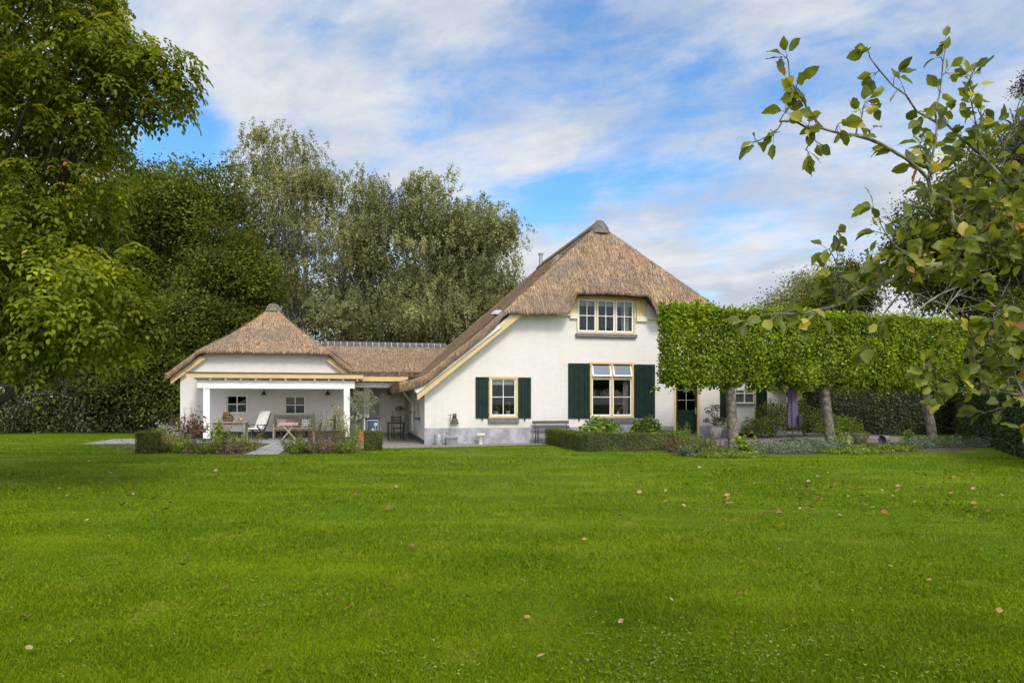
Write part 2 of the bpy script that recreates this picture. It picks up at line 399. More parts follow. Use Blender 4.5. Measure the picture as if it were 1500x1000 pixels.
MT['groundcover'] = leafmat('cover_leaf', [(0, (0.072, 0.120, 0.014)), (.6, (0.144, 0.216, 0.024)), (1, (0.264, 0.312, 0.048))], .3, .5, .3, 1.3, 1.2, .35)
MT['conifer'] = leafmat('conifer_needle', [(0, (0.012, 0.022, 0.010)), (.6, (0.024, 0.038, 0.016)), (1, (0.050, 0.065, 0.030))], .1, .6, .3, 1.1, .5, .3)
MT['redleaf'] = leafmat('rust_flower', [(0, (.10, .055, .035)), (.6, (.19, .105, .065)), (1, (.30, .19, .12))], .2, .7, .2, 1.1, 2, .2)
MT['pinkfl'] = leafmat('pink_petal', [(0, (0.400, 0.110, 0.160)), (.5, (0.600, 0.240, 0.280)), (1, (0.700, 0.500, 0.480))], .25, .6, .2, 1.0, 2, .1)
MT['whitefl'] = leafmat('cream_petal', [(0, (.34, .32, .22)), (1, (.56, .53, .42))], .25, .6, .2, 1.0, 2, .1)
MT['yellowfl'] = leafmat('yellow_petal', [(0, (.26, .24, .04)), (1, (.44, .38, .08))], .25, .6, .2, 1.0, 2, .1)
MT['purplefl'] = leafmat('purple_petal', [(0, (0.100, 0.045, 0.200)), (1, (0.220, 0.120, 0.360))], .25, .6, .2, 1.0, 2, .1)
MT['darkfl'] = leafmat('faded_hydrangea_petal', [(0, (.03, .016, .02)), (.6, (.07, .035, .04)), (1, (.13, .075, .07))], .2, .7, .1, 1.0, 2, .1)
MT['apple'] = leafmat('apple_leaf', [(0, (.060, .082, .014)), (.45, (.13, .16, .023)), (.82, (.24, .26, .040)), (.92, (.38, .35, .06)), (.96, (.42, .29, .06)), (.985, (.32, .15, .06)), (1, (.20, .10, .06))], .44, .45, .25, 1.5, 6, .25, spots=(30, .64, (.12, .075, .03)))

# ================================================================ frames of the buildings
TH = R(13); tc_, ts_ = math.cos(TH), math.sin(TH)
class Frame:
    def __init__(s, x0, y0): s.x0, s.y0 = x0, y0
    def w(s, u, v, z=0.0): return Vector((s.x0+u*tc_-v*ts_, s.y0+u*ts_+v*tc_, z))
    def u(s, px, v=0.0):
        k = (px-750)/F; return (k*(s.y0+v*tc_)-s.x0+v*ts_)/(tc_-k*ts_)
    def z(s, py, u, v=0.0): return EYE-(py-HOR)/F*(s.y0+u*ts_+v*tc_)
    def inv(s, x, y):
        dx, dy = x-s.x0, y-s.y0; return dx*tc_+dy*ts_, -dx*ts_+dy*tc_
H = Frame(-3.2, 25.0)       # farmhouse, left front corner
A = Frame(-13.85, 28.5)     # annex, left front corner

# ================================================================ ground
def lawn_material():
    m, g = new_mat('lawn_grass'); v = objco(g)
    n1 = g.noise(v, .28, 5, .6); n2 = g.noise(v, 1.6, 5, .65, .4); n3 = g.noise(v, 38, 4, .7)
    mp = g.n('ShaderNodeMapping'); mp.inputs['Scale'].default_value = (.35, 1.3, 1); g.link(v, mp.inputs[0]); n4 = g.noise(mp.outputs[0], .8, 4, .6)
    att = g.n('ShaderNodeAttribute'); att.attribute_name = 'tint'
    c = g.ramp(g.math('ADD', g.math('MULTIPLY', n3, .5), g.math('MULTIPLY', att.outputs['Fac'], .5)), [(.15, (.046, .082, .002)), (.5, (.130, .200, .002)), (.85, (.232, .305, .004))])
    c = g.mix(g.rng(n4, .42, .74, 0, .42), c, (.215, .285, .005))
    c = g.mix(g.rng(n2, .52, .74, 0, .42), c, (.27, .265, .03))
    c = g.mix(g.rng(n1, .46, .72, 0, .42), c, (.060, .130, .002))
    d = princ(g, c, .65, .08, 0, bump(g, n3, .5, .03))
    tr = g.n('ShaderNodeBsdfTranslucent'); g.link(c, tr.inputs[0])
    ms = g.n('ShaderNodeMixShader'); ms.inputs[0].default_value = .2; g.link(d, ms.inputs[1]); g.link(tr.outputs[0], ms.inputs[2])
    return finish(m, g, ms.outputs[0])
MT['lawn'] = lawn_material()
def sheet(name, poly, z, mt, kind='structure'):
    me = bpy.data.meshes.new(name); me.from_pydata([(p[0], p[1], z) for p in poly], [], [tuple(range(len(poly)))]); me.update()
    if me.polygons[0].normal.z < 0: me.flip_normals()
    return tag(mobj(name, me, mt), kind=kind)
# lawn: one sheet to the horizon, finely gridded where the camera sees it
sheet('lawn', [(-400, -200), (400, -200), (400, 800), (-400, 800)], 0.0, MT['lawn'])

def paving(name, bw, bh, c1, c2, mort, rot=TH):
    m, g = new_mat(name); v = objco(g)
    mp = g.n('ShaderNodeMapping'); mp.inputs['Rotation'].default_value = (0, 0, -rot); g.link(v, mp.inputs[0])
    b = g.n('ShaderNodeTexBrick'); g.link(mp.outputs[0], b.inputs['Vector']); b.inputs['Scale'].default_value = 1
    b.inputs['Brick Width'].default_value = bw; b.inputs['Row Height'].default_value = bh; b.inputs['Mortar Size'].default_value = .012
    b.inputs['Color1'].default_value = c1+(1,); b.inputs['Color2'].default_value = c2+(1,); b.inputs['Mortar'].default_value = mort+(1,)
    n = g.noise(v, 1.3, 6, .6); c = g.mix(g.rng(n, .4, .75, 0, .4), b.outputs['Color'], tuple(x*.6 for x in c1))
    return finish(m, g, princ(g, c, .85, .2, 0, bump(g, g.math('SUBTRACT', g.noise(v, 40, 4), b.outputs['Fac']), .35, .01)))
MT['pave'] = paving('grey_paving', .4, .4, (.25, .245, .245), (.31, .30, .295), (.12, .11, .10))
MT['clinker'] = paving('clinker_paving', .21, .07, (.20, .165, .145), (.27, .235, .215), (.10, .09, .075))
def gravel_mat():
    m, g = new_mat('gravel'); v = objco(g)
    vo = g.n('ShaderNodeTexVoronoi'); vo.inputs['Scale'].default_value = 32; g.link(v, vo.inputs['Vector'])
    c = g.ramp(vo.outputs['Color'], [(0, (.16, .13, .105)), (.5, (.38, .32, .27)), (1, (.62, .56, .50))])
    c = g.mix(g.rng(vo.outputs['Distance'], .2, .6, 0, .7), c, (.08, .065, .05))
    return finish(m, g, princ(g, c, .9, .2, 0, bump(g, vo.outputs['Distance'], -.9, .03)))
MT['gravel'] = gravel_mat()
MT['soil'] = mat('garden_soil', (.06, .045, .032), .95, .5, 9, 1.0, 30, col2=(.13, .10, .07))

def hp(fr, pts): return [fr.w(u, v) for u, v in pts]
# gravel strip in front of the farmhouse and in the porch
sheet('gravel', hp(H, [(-3.6, -1.15), (-1.3, -1.72), (1.4, -1.5), (4.4, -1.02), (4.4, 1.0), (0, 1.0), (0, 8.2), (-3.6, 8.2)]), .008, MT['gravel'])
# veranda paving with the garden path running out to the lawn
pth = [at(359, 666, 20.25), at(407, 666, 20.25)]
tp = hp(A, [(-2.7, -2.9), (1.85, -3.9)]); tq = hp(A, [(3.2, -3.9), (7.6, -3.6), (7.6, .6), (-2.7, .6)])
tp[1] = Vector(A.w(*[A.inv(pth[0].x, pth[0].y)[0]+.1, -3.9])); tq[0] = A.w(A.inv(pth[1].x, pth[1].y)[0]+.1, -3.9)
sheet('terrace', [(p.x, p.y) for p in [tp[0], tp[1], pth[0], pth[1]]+tq], .014, MT['pave'])
# raised clinker terrace on the right of the house
def slab(name, pts, z0, z1, mt, kind='structure'):
    n = len(pts); vs = [(p.x, p.y, z1) for p in pts]+[(p.x, p.y, z0) for p in pts]
    fs = [tuple(range(n)), tuple(range(2*n-1, n-1, -1))]+[(i, i+n, (i+1) % n+n, (i+1) % n) for i in range(n)]
    return tag(MB().add(vs, fs).build(name, mt), kind=kind)
slab('clinker_terrace', hp(H, [(8.5, -2.0), (10.5, -2.9), (18.6, -2.4), (19.5, 1.5), (17.0, 4.0), (15.4, 1.0), (8.5, 1.0)]), -.1, .16, MT['clinker'])
# planting soil
sheet('soil', [tuple(p.xy) for p in [at(222, 663, 20.9), at(356, 666.5, 20.1), tp[1]-Vector((.05, .1, 0)), A.w(-1.8, -3.95)]], .004, MT['soil'])
sheet('soil', [tuple(p.xy) for p in [at(411, 665.5, 20.3), at(545, 661, 21.6), H.w(-3.8, -.2), A.w(7.0, -3.7), tq[0]+Vector((.1, -.05, 0))]], .004, MT['soil'])
sheet('soil', [tuple(p.xy) for p in [at(975, 663, 21.4), at(1060, 668, 20.4), at(1100, 670, 20.3), at(1235, 666, 20.8), at(1400, 663, 21.6), Vector((21, 27.5, 0)), H.w(22, -2.4), H.w(10.5, -2.8), H.w(8.4, -1.9), H.w(7.9, -4.0)]], .004, MT['soil'])
sheet('soil', hp(H, [(4.7, -4.4), (8.2, -4.3), (8.3, -.1), (4.7, -.1)]), .006, MT['soil'])

# ---- grass blades
def grass():
    n = 640000
    Y = 1/(1/3.4+(1/29.0-1/3.4)*rng.random(n)); X = (rng.random(n)*2-1)*(.86*Y+.5)
    # keep off the house, beds and paving
    edge_px = np.array([-400, 0, 170, 222, 356, 411, 545, 560, 800, 812, 858, 975, 1060, 1100, 1235, 1400, 1500, 2200])
    edge_py = np.array([632, 634, 640, 663, 666.5, 665.5, 661, 657.3, 651.2, 650, 662, 663, 668, 670, 666, 663, 672, 700])
    py = HOR+EYE*F/Y; lim = np.interp(750+F*X/Y, edge_px, edge_py)
    k = py > lim+rng.normal(size=n)*.5; X, Y = X[k], Y[k]; n = len(X)
    hn = vnoise(np.stack([X*.9, Y*.9, X*0], 1))+.7*vnoise(np.stack([X*2.6, Y*2.6, X*0+5], 1))
    h = (.011+.022*rng.random(n)**1.5)*(1+.45*hn)*np.clip(.8+Y/30, .8, 1.3)*(1+1.1*(rng.random(n) > .985))
    w = np.maximum(.0042, Y*.00105)*(.7+.6*rng.random(n))
    az = rng.random(n)*6.283; lean = h*(.35+.9*rng.random(n))
    P = np.stack([X, Y, np.zeros(n)], 1)
    S_ = np.stack([np.cos(az), np.sin(az), np.zeros(n)], 1); L_ = np.stack([-np.sin(az), np.cos(az), np.zeros(n)], 1)
    fl = rng.random(n)*6.283
    L_ = np.stack([np.cos(fl), np.sin(fl), np.zeros(n)], 1)
    up = np.array([0, 0, 1.0])
    V = np.stack([P-S_*w[:, None]*.5, P+S_*w[:, None]*.5, P+S_*w[:, None]*.38+L_*lean[:, None]*.45+up*h[:, None]*.62, P+L_*lean[:, None]+up*h[:, None], P-S_*w[:, None]*.38+L_*lean[:, None]*.45+up*h[:, None]*.62], 1)
    b = np.arange(n)[:, None]*5
    t = np.clip(.5+.25*rng.normal(size=n)-.12*hn, 0, 1)
    me = np_mesh('grass', V.reshape(-1, 3), [b+np.array([[0, 1, 2, 4]]), b+np.array([[4, 2, 3]])], np.repeat(t, 5))
    # clover and small weeds in patches
    cx = []
    for (x, y, r, k) in [(1.0, 4.2, .9, 330), (.75, 4.0, .5, 160), (1.9, 4.4, .9, 170), (2.4, 4.1, .7, 130), (-1.9, 5.6, .9, 160), (-3.0, 4.6, .8, 130), (.2, 6.3, .9, 160), (-.6, 4.1, .6, 120), (3.2, 5.6, .8, 200)]:
        cx.append(np.stack([x+rng.normal(size=k)*r*.5, y+rng.normal(size=k)*r*.5, .010+.018*rng.random(k)], 1))
    cx = np.concatenate(cx); m = len(cx); a0 = rng.random(m)*6.28; prt = []; ti_ = rng.random(m)
    for j in range(3):
        a = a0+j*2.094; prt.append(leaf_arr(cx, np.stack([np.cos(a), np.sin(a), .25*rng.normal(size=m)], 1), np.array([0, 0, 1.0])+rsph(m)*.3, .010+.007*rng.random(m), .012, 'leaf', ti_))
    tag(mobj('clover', leaf_mesh('clover', prt), MT['groundcover']), 'small clover patches growing in the lawn', 'clover', kind='stuff')
    tag(mobj('grass', me, MT['lawn']), 'short green lawn grass covering the garden', 'grass', kind='stuff')
grass()

# ================================================================ building helpers
def wall(name, outline, holes, thick, mt, parent, u0=0, v0=0, side=False):
    """flat wall with openings; outline/holes in (u,z); front face at v=v0, body behind it. side=True: runs along v"""
    cu = bpy.data.curves.new('w', 'CURVE'); cu.dimensions = '2D'; cu.fill_mode = 'BOTH'; cu.extrude = thick/2
    for poly in [outline]+holes:
        sp = cu.splines.new('POLY'); sp.points.add(len(poly)-1); sp.use_cyclic_u = True
        for p, q in zip(sp.points, poly): p.co = (q[0], q[1], 0, 1)
    ob = bpy.data.objects.new('w', cu); C.objects.link(ob)
    dg = bpy.context.evaluated_depsgraph_get(); dg.update()
    me = bpy.data.meshes.new_from_object(ob.evaluated_get(dg)); bpy.data.objects.remove(ob); me.name = name
    if not side: M = Matrix(((1, 0, 0, u0), (0, 0, 1, v0+thick/2), (0, 1, 0, 0), (0, 0, 0, 1)))
    else: M = Matrix(((0, 0, 1, u0+thick/2), (1, 0, 0, v0), (0, 1, 0, 0), (0, 0, 0, 1)))
    me.transform(M); me.materials.clear()
    bm = bmesh.new(); bm.from_mesh(me); bmesh.ops.recalc_face_normals(bm, faces=bm.faces); bm.to_mesh(me); bm.free()
    return mobj(name, me, mt, parent)
def rect(a, b, c, d): return [(a, c), (b, c), (b, d), (a, d)]

def thatch_roof(name, us, vs, Hf, thick, parent, straw=20000, lip=None, face=None):
    us = np.array(us); vs = np.array(vs); U, Vv = np.meshgrid(us, vs, indexing='ij')
    Z = Hf(U, Vv)
    nz = lambda a, b: np.sin(U*a+Vv*b*.7+a)*np.cos(Vv*b-U*a*.4+b)
    Z = Z+.018*nz(2.1, 2.7)+.012*nz(5.3, 4.4)+rng.normal(size=Z.shape)*.006
    ex = np.stack([U, Vv, Z], -1); nu, nv = Z.shape
    bot = ex.copy(); bot[..., 2] -= thick
    if lip is not None:                                     # front hip edge undercut to a thin lip
        q = lip(us); bot[:, 0, 2] += (thick-.11)*q
        for j in range(1, nv):
            dv = vs[j]-vs[0]
            if dv < .34: bot[:, j, 2] += (thick-.11)*q*(1-dv/.34)
    V = np.concatenate([ex.reshape(-1, 3), bot.reshape(-1, 3)]); N = nu*nv
    I = np.arange(N).reshape(nu, nv)
    q = np.stack([I[:-1, :-1], I[1:, :-1], I[1:, 1:], I[:-1, 1:]], -1).reshape(-1, 4)
    qb = q[:, ::-1]+N
    rims = []
    for line, flip in ((I[0, :], 0), (I[-1, :], 1), (I[:, 0], 1), (I[:, -1], 0)):
        a, b = line[:-1], line[1:]; r = np.stack([a, b, b+N, a+N], -1); rims.append(r if not flip else r[:, ::-1])
    quads = np.concatenate([q, qb]+rims)
    tb_ = np.full(N, .02); tt_ = np.full(N, .6)
    tint = np.concatenate([tt_, tb_])
    # underside verts carry a dark tint that fades up the cut rims
    Vs = [V]; Fs = [quads]; Ts = [tint]
    # loose reed ends lying down the slope
    n = straw
    pu = us[0]+(us[-1]-us[0])*rng.random(n); pv = vs[0]+(vs[-1]-vs[0])*rng.random(n)
    if face is not None: k = face(pu, pv); pu, pv = pu[k], pv[k]; n = len(pu)
    e = .05; z0 = Hf(pu, pv); gu = (Hf(pu+e, pv)-Hf(pu-e, pv))/(2*e); gv = (Hf(pu, pv+e)-Hf(pu, pv-e))/(2*e)
    gl = np.sqrt(gu**2+gv**2)+1e-6
    Dn = unit(np.stack([-gu/gl, -gv/gl, -gl], 1)); Nn = unit(np.stack([-gu, -gv, np.ones(n)], 1))
    Dn = unit(Dn+rsph(n)*.13+Nn*(.08+.16*rng.random((n, 1))))
    P = np.stack([pu, pv, z0], 1)-Dn*.05
    Vl, Fl, tl = leaf_arr(P, Dn, Nn, .14+.24*rng.random(n), .009+.013*rng.random(n), 'kite', .16+.84*rng.random(n))
    Fs = [np.concatenate([quads, Fl+len(V)])]
    me = np_mesh(name, np.concatenate([V, Vl]), Fs, np.concatenate([tint, tl]), True)
    try: me.set_sharp_from_angle(angle=R(50))
    except Exception: pass
    return mobj(name, me, MT['thatch'], parent)

def frame_box(mb, u0, u1, z0, z1, w, v0, v1, wb=None):
    wb = w if wb is None else wb
    mb.box(u0, u0+w, v0, v1, z0, z1); mb.box(u1-w, u1, v0, v1, z0, z1)
    mb.box(u0+w, u1-w, v0, v1, z1-w, z1); mb.box(u0+w, u1-w, v0, v1, z0, z0+wb)
def sash(parent, u0, u1, z0, z1, v, cols, rows, w=.05, bar=.025, mt=None, gmat=None, dz=None):
    """white casement with glazing bars, and its pane"""
    mb = MB(); frame_box(mb, u0, u1, z0, z1, w, v, v+.045)
    for i in range(1, cols): x = u0+(u1-u0)*i/cols; mb.box(x-bar/2, x+bar/2, v+.006, v+.04, z0+w, z1-w)
    for j in range(1, rows):
        z = z0+(z1-z0)*j/rows if dz is None else z0+dz
        mb.box(u0+w, u1-w, v+.008, v+.038, z-bar/2, z+bar/2)
    s = mb.build('sash', mt or MT['white'], parent, bevel=0)
    p = MB().box(u0+w*.8, u1-w*.8, v+.020, v+.026, z0+w*.8, z1-w*.8).build('pane', gmat or MT['glass'], parent)
    return s, p
def window(parent, u0, u1, z0, z1, v0, sashes, fw=.07, sill=None, fcol=None, name='window'):
    mb = MB(); frame_box(mb, u0, u1, z0, z1, fw, v0-.035, v0+.12)
    w = mb.build(name, fcol or MT['yellow'], parent)
    for sa in sashes: sash(w, *sa[:4], v0+.01, *sa[4:])
    if sill: MB().box(*sill).build('sill', MT['slate'], w, bevel=.012)
    return w
def shutter(parent, u0, u1, z0, z1, v, hinge_left=True):
    mb = MB(); n = 4; w = (u1-u0)/n
    for i in range(n): mb.box(u0+i*w+.004, u0+(i+1)*w-.004, v-.045, v-.02, z0, z1)
    mb.box(u0, u1, v-.022, v-.008, z0+.01, z1-.01)
    s = mb.build('shutter', MT['shutter'], parent, bevel=.003)
    for zz in (z0+.16*(z1-z0)*.6, z1-.06*(z1-z0)):
        h = MB()
        a, b = (u0-.03, u0+.32*(u1-u0)) if hinge_left else (u1-.32*(u1-u0), u1+.03)
        h.box(a, b, v-.053, v-.046, zz-.018, zz+.018)
        h.build('hinge', MT['iron'], s)
    h = MB().box((u0+u1)/2-.02, (u0+u1)/2+.02, v-.07, v-.01, z0-.09, z0-.002).build('shutter_catch', MT['iron'], s)
    return s

# ================================================================ FARMHOUSE
house = empty('farmhouse', (H.x0, H.y0, 0), TH, 'large white brick farmhouse with steep thatched roof, dark green shutters and ochre window frames', 'house')
UM = 7.5; VA = 2.0; VB = 10.8
def Hh(u, v):
    d = np.minimum(u, 15-u)                                   # distance in from the side walls
    side = 2.34+.835*(d+.23)
    side = np.where(d < -.1, np.maximum(side, 2.24+.30*(d+.95)), side)
    side = side+.22*np.clip((d-3)/4.5, 0, 1)
    front = 4.93+1.55*(v+.6); back = 4.93+1.55*(13.4-v)
    h = np.minimum(np.minimum(side, front), back)
    # eyebrow over the attic window
    e = np.clip((u-5.30)/.42, 0, 1)*np.clip((9.05-u)/.55, 0, 1); e = e*e*(3-2*e)
    brow = 5.76-.05*((u-7.0)/1.5)**2+.74*(v+.6)
    h = np.where((v < 2) & (brow > h), h+(brow-h)*e, h)
    # thatch softly drooping on either side of the eyebrow
    return h
us = np.unique(np.round(np.concatenate([np.arange(-.95, 5.2, .14), np.arange(5.2, 9.2, .06), np.arange(9.2, 15.95, .14), [15.95, UM]]), 3))
vs = np.unique(np.round(np.concatenate([np.arange(-.6, 2.4, .08), np.arange(2.4, 13.4, .25), [13.4]]), 3))
roof = thatch_roof('roof', us, vs, Hh, .36, house, 170000, lip=lambda u: np.clip((np.minimum(u, 15-u)-2.55)/.5, 0, 1), face=lambda u, v: (v < 3.2) | ((u < UM) & (v < 11)))
# ridge cap: leaden saddle over the hip peak and ridge tiles behind
zt = float(Hh(np.array([UM]), np.array([4.0]))[0])
rc = MB()
prof = [(-.62, -.44), (-.40, -.16), (-.20, .06), (0, .12), (.20, .06), (.40, -.16), (.62, -.44)]
for i in range(int((VB-VA+.3)/.36)):
    y0 = VA-.15+i*.36; rc.cur = 0
    pp = [(UM+a*.62, zt+.05+b*.62) for a, b in prof]; rc.prism(pp+[(UM, zt-.5)], y0, y0+.345)
ridge = rc.build('ridge_cap', MT['lead'], roof)
cp = MB(); n = 9
ring0 = [(UM+.46*math.cos(t), VA-.08-.34*math.sin(t)*1.0, zt-.36-.10*math.sin(t)) for t in [math.pi*i/(n-1) for i in range(n)]]
ring1 = [(UM+.22*math.cos(t), VA+.0-.22*math.sin(t), zt+.02) for t in [math.pi*i/(n-1) for i in range(n)]]
ring2 = [(UM+.12*math.cos(t), VA+.05-.10*math.sin(t), zt+.15) for t in [math.pi*i/(n-1) for i in range(n)]]
vsx = ring0+ring1+ring2+[(UM, VA+.3, zt+.14)]; fs = []
for r in range(2):
    for i in range(n-1): fs.append((r*n+i, r*n+i+1, (r+1)*n+i+1, (r+1)*n+i))
for i in range(n-1): fs.append((2*n+i, 2*n+i+1, 3*n))
cp.add(vsx, fs).build('peak_cap', MT['lead'], roof, smooth=True)
# stove pipe behind the ridge, small lead vent on the left verge
MB().lathe([(.10, zt-.7), (.10, zt+.42), (.15, zt+.43), (.15, zt+.50), (.02, zt+.56)], (7.25, 10.3, 0), 12).build('chimney_pipe', MT['zinc'], house, smooth=True)
uv_ = 2.75; MB().lathe([(.30, 0), (.26, .10), (.14, .17), (0.001, .19)], (uv_, -.1, float(Hh(np.array([uv_]), np.array([-.1]))[0])-.02), 14).build('roof_vent', mat('pale_lead', (.42, .42, .42), .6), roof, smooth=True)

zl = 2.25
fu, fz = H.u, H.z
# openings of the front gable
W1 = (fu(716), fu(758.4), fz(611.5, fu(737)), fz(551, fu(737)))
W2 = (fu(864), fu(928), fz(611.6, fu(896)), fz(530.3, fu(896)))
W3 = (fu(844.6), fu(930), fz(489, fu(887)), fz(437, fu(887)))
DR = (fu(987), fu(1024.2), .16, fz(549, fu(1005)))
WB = (fu(1066), fu(1106))
outl = [(0, 0), (15, 0), (15, zl), (11.0, 5.56), (9.0, 5.56), (8.85, 5.92), (5.42, 5.92), (5.3, 5.56), (4.0, 5.56), (0, zl)]
holes = [rect(*W1), rect(*W2), rect(*W3), rect(DR[0], DR[1], DR[2], DR[3])]
wall('gable_wall', outl, holes, .30, MT['brick'], house)
# left side wall with two small windows, other outer walls
wall('side_wall', [(.303, 0), (13.1, 0), (13.1, zl-.02), (.303, zl-.02)], [rect(1.75, 2.55, .95, 1.95), rect(4.2, 4.75, 1.15, 1.85)], .3, MT['brick'], house, side=True)
wall('side_wall', [(.303, 0), (13.1, 0), (13.1, zl-.02), (.303, zl-.02)], [], .3, MT['brick'], house, u0=14.7, side=True)
wall('rear_wall', [(0, 0), (15, 0), (15, zl), (11, 5.5), (4, 5.5), (0, zl)], [], .3, MT['brick'], house, v0=12.8)
MB().box(.32, 14.68, 4.6, 4.7, 0, 2.35).build('inner_wall', MT['room'], house)
MB().box(3.2, 11.8, .32, 8, 2.62, 2.68).build('upper_floor', MT['room'], house)
MB().box(4.2, 10.8, 4.0, 4.1, 2.69, 5.4).build('inner_wall', MT['room'], house)
# plinth
pz = .60
pb = MB().box(-.012, DR[0]-.02, -.022, .0, 0, pz).box(DR[1]+.02, 13.0, -.022, .0, 0, pz)
pb.build('plinth', MT['plinth'], house)
MB().box(-.022, -.0, -.0, 7.4, 0, .16).build('side_plinth', MT['blue'], house)
# left window
dzp = (W1[3]-W1[2])
w1 = window(house, *W1, 0, [(W1[0]+.075, W1[1]-.075, W1[2]+.075, W1[3]-.075, 2, 2)], .075, (W1[0]-.03, W1[1]+.03, -.10, .0, W1[2]-.20, W1[2]-.003))
MB().box(W1[0]+.1, W1[1]-.1, .10, .11, W1[3]-.32, W1[3]-.08).build('roller_blind', MT['cream'], w1)
shutter(house, fu(696.5), fu(715.6), fz(612.3, fu(706)), fz(552, fu(706)), 0, False)
shutter(house, fu(758.8), fu(777.6), fz(612.3, fu(768)), fz(552.6, fu(768)), 0, True)
# big window: two fixed lower lights, two tilted top lights
um = (W2[0]+W2[1])/2; zt2 = W2[3]-.60
w2 = window(house, *W2, 0, [(W2[0]+.08, um-.035, W2[2]+.08, zt2-.03, 1, 2), (um+.035, W2[1]-.08, W2[2]+.08, zt2-.03, 1, 2)], .08, (W2[0]-.03, W2[1]+.05, -.11, .0, W2[2]-.21, W2[2]-.003))
MB().box(um-.033, um+.033, -.03, .11, W2[2]+.08, W2[3]-.08).build('mullion', MT['yellow'], w2)
MB().box(W2[0]+.08, um-.034, -.03, .11, zt2-.03, zt2+.03).build('transom', MT['yellow'], w2)
MB().box(um+.034, W2[1]-.08, -.03, .11, zt2-.03, zt2+.03).build('transom', MT['yellow'], w2)
for a, b in ((W2[0]+.085, um-.04), (um+.04, W2[1]-.085)):
    T = Matrix.Translation((0, -.10, zt2+.05)) @ Matrix.Rotation(R(-17), 4, 'X')
    hgt = .55; mb = MB(); w_ = .055
    for bx in ((a, a+w_, 0, hgt), (b-w_, b, 0, hgt), (a+w_, b-w_, 0, w_), (a+w_, b-w_, hgt-w_, hgt)): mb.box(bx[0], bx[1], 0, .04, bx[2], bx[3], T)
    mb.build('top_light', MT['white'], w2)
    MB().box(a+w_*.8, b-w_*.8, .015, .022, w_*.8, hgt-w_*.8, T).build('pane', MT['skyglass'], w2)
def curtain(parent, u0, u1, v, z0, z1, mt):
    n = 24; vs = []; 
    for i in range(n+1):
        u = u0+(u1-u0)*i/n; vs += [(u, v+.025*math.sin(i*1.9), z0), (u, v+.025*math.sin(i*1.9), z1)]
    return MB().add(vs, [(2*i, 2*i+2, 2*i+3, 2*i+1) for i in range(n)]).build('curtain', mt, parent, smooth=True)
curtain(w2, W2[1]-.36, W2[1]-.12, .2, W2[2]+.08, zt2, MT['curtain'])
curtain(w2, W2[0]+.10, W2[0]+.20, .22, W2[2]+.08, zt2, MT['curtain'])
shutter(house, fu(832), fu(863.6), fz(612.6, fu(848)), fz(532, fu(848)), 0, False)
shutter(house, fu(928.4), fu(959), fz(612, fu(944)), fz(533.6, fu(944)), 0, True)
# attic window with three casements
wd = (W3[1]-W3[0]-.08)/3
w3 = window(house, *W3, 0, [(W3[0]+.055+i*wd, W3[0]+.055+(i+1)*wd-.035, W3[2]+.07, W3[3]-.06, 2, 2, .06, .028) for i in range(3)], .05, (W3[0]-.05, W3[1]+.06, -.12, .0, W3[2]-.14, W3[2]-.003))
for i in (1, 2): MB().box(W3[0]+.05+i*wd-.03, W3[0]+.05+i*wd+.02, -.02, .1, W3[2]+.05, W3[3]-.05).build('mullion', MT['yellow'], w3)
curtain(w3, W3[1]-.50, W3[1]-.16, .18, W3[2]+.06, W3[3]-.06, MT['curtain'])
for i in range(3): MB().box(W3[0]+.1+i*wd, W3[0]+.02+(i+1)*wd-.03, .13, .135, W3[3]-.30, W3[3]-.06).build('roller_blind', MT['cream'], w3)
# dormer trim: header, flared side boards and their beam ends
MB().box(fu(835), fu(945), -.05, -.0, W3[3]+.004, 5.90).build('dormer_header', MT['yellow'], house)
MB().box(fu(843), fu(932), -.09, -.052, W3[3]+.03, W3[3]+.12).build('dormer_moulding', MT['yellow'], house)
for a, b in ((833.6, 844.2), (930.6, 945.5)):
    zA = fz(459 if a < 880 else 463.5, fu(a)); zB = W3[3]+.002
    pp = [(fu(a)+(.03 if a < 880 else .05), zA), (fu(b)-(.0 if a < 880 else .02), zA), (fu(b)+(0 if a < 880 else .04), zB), (fu(a)-(.05 if a < 880 else 0), zB)]
    MB().prism(pp, -.06, -.0).build('dormer_side_board', MT['yellow'], house)
    MB().box(fu(a)+.02, fu(b)+.03, -.10, -.0, zA-.20, zA-.005).build('beam_end', MT['cream'], house)
# verge boards on both rakes
for sgn in (1, -1):
    mir = (lambda u: u) if sgn == 1 else (lambda u: 15-u)
    ux0, ux1 = -.30, 3.75
    lo = lambda u: 1.83+.815*(u+.05)
    MB().prism([(mir(ux0), lo(ux0)), (mir(ux1), lo(ux1)), (mir(ux1-.16), lo(ux1)+.19-.05), (mir(ux0-.02), lo(ux0)+.25)], -.44, -.40).build('verge_board', MT['yellow'], house)
    MB().prism([(mir(ux0-.02), lo(ux0)+.252), (mir(2.75), lo(2.75)+.20), (mir(2.60), lo(2.75)+.28), (mir(ux0-.20), lo(ux0)+.45)], -.52, -.442).build('verge_trim', MT['white'], house)
    MB().prism([(mir(ux0+.1), lo(ux0+.1)+.06), (mir(ux1), lo(ux1)+.06), (mir(ux1-.3), lo(ux1)+.12), (mir(ux0-.1), lo(ux0)+.30)], -.395, -.0).build('verge_soffit', MT['white'], house)
MB().box(fu(752), fu(834), -.09, -.0, 4.86, 4.96).build('eaves_board', MT['cream'], house)
MB().box(fu(946)+.1, 11.8, -.09, -.0, 4.80, 4.90).build('eaves_board', MT['cream'], house)
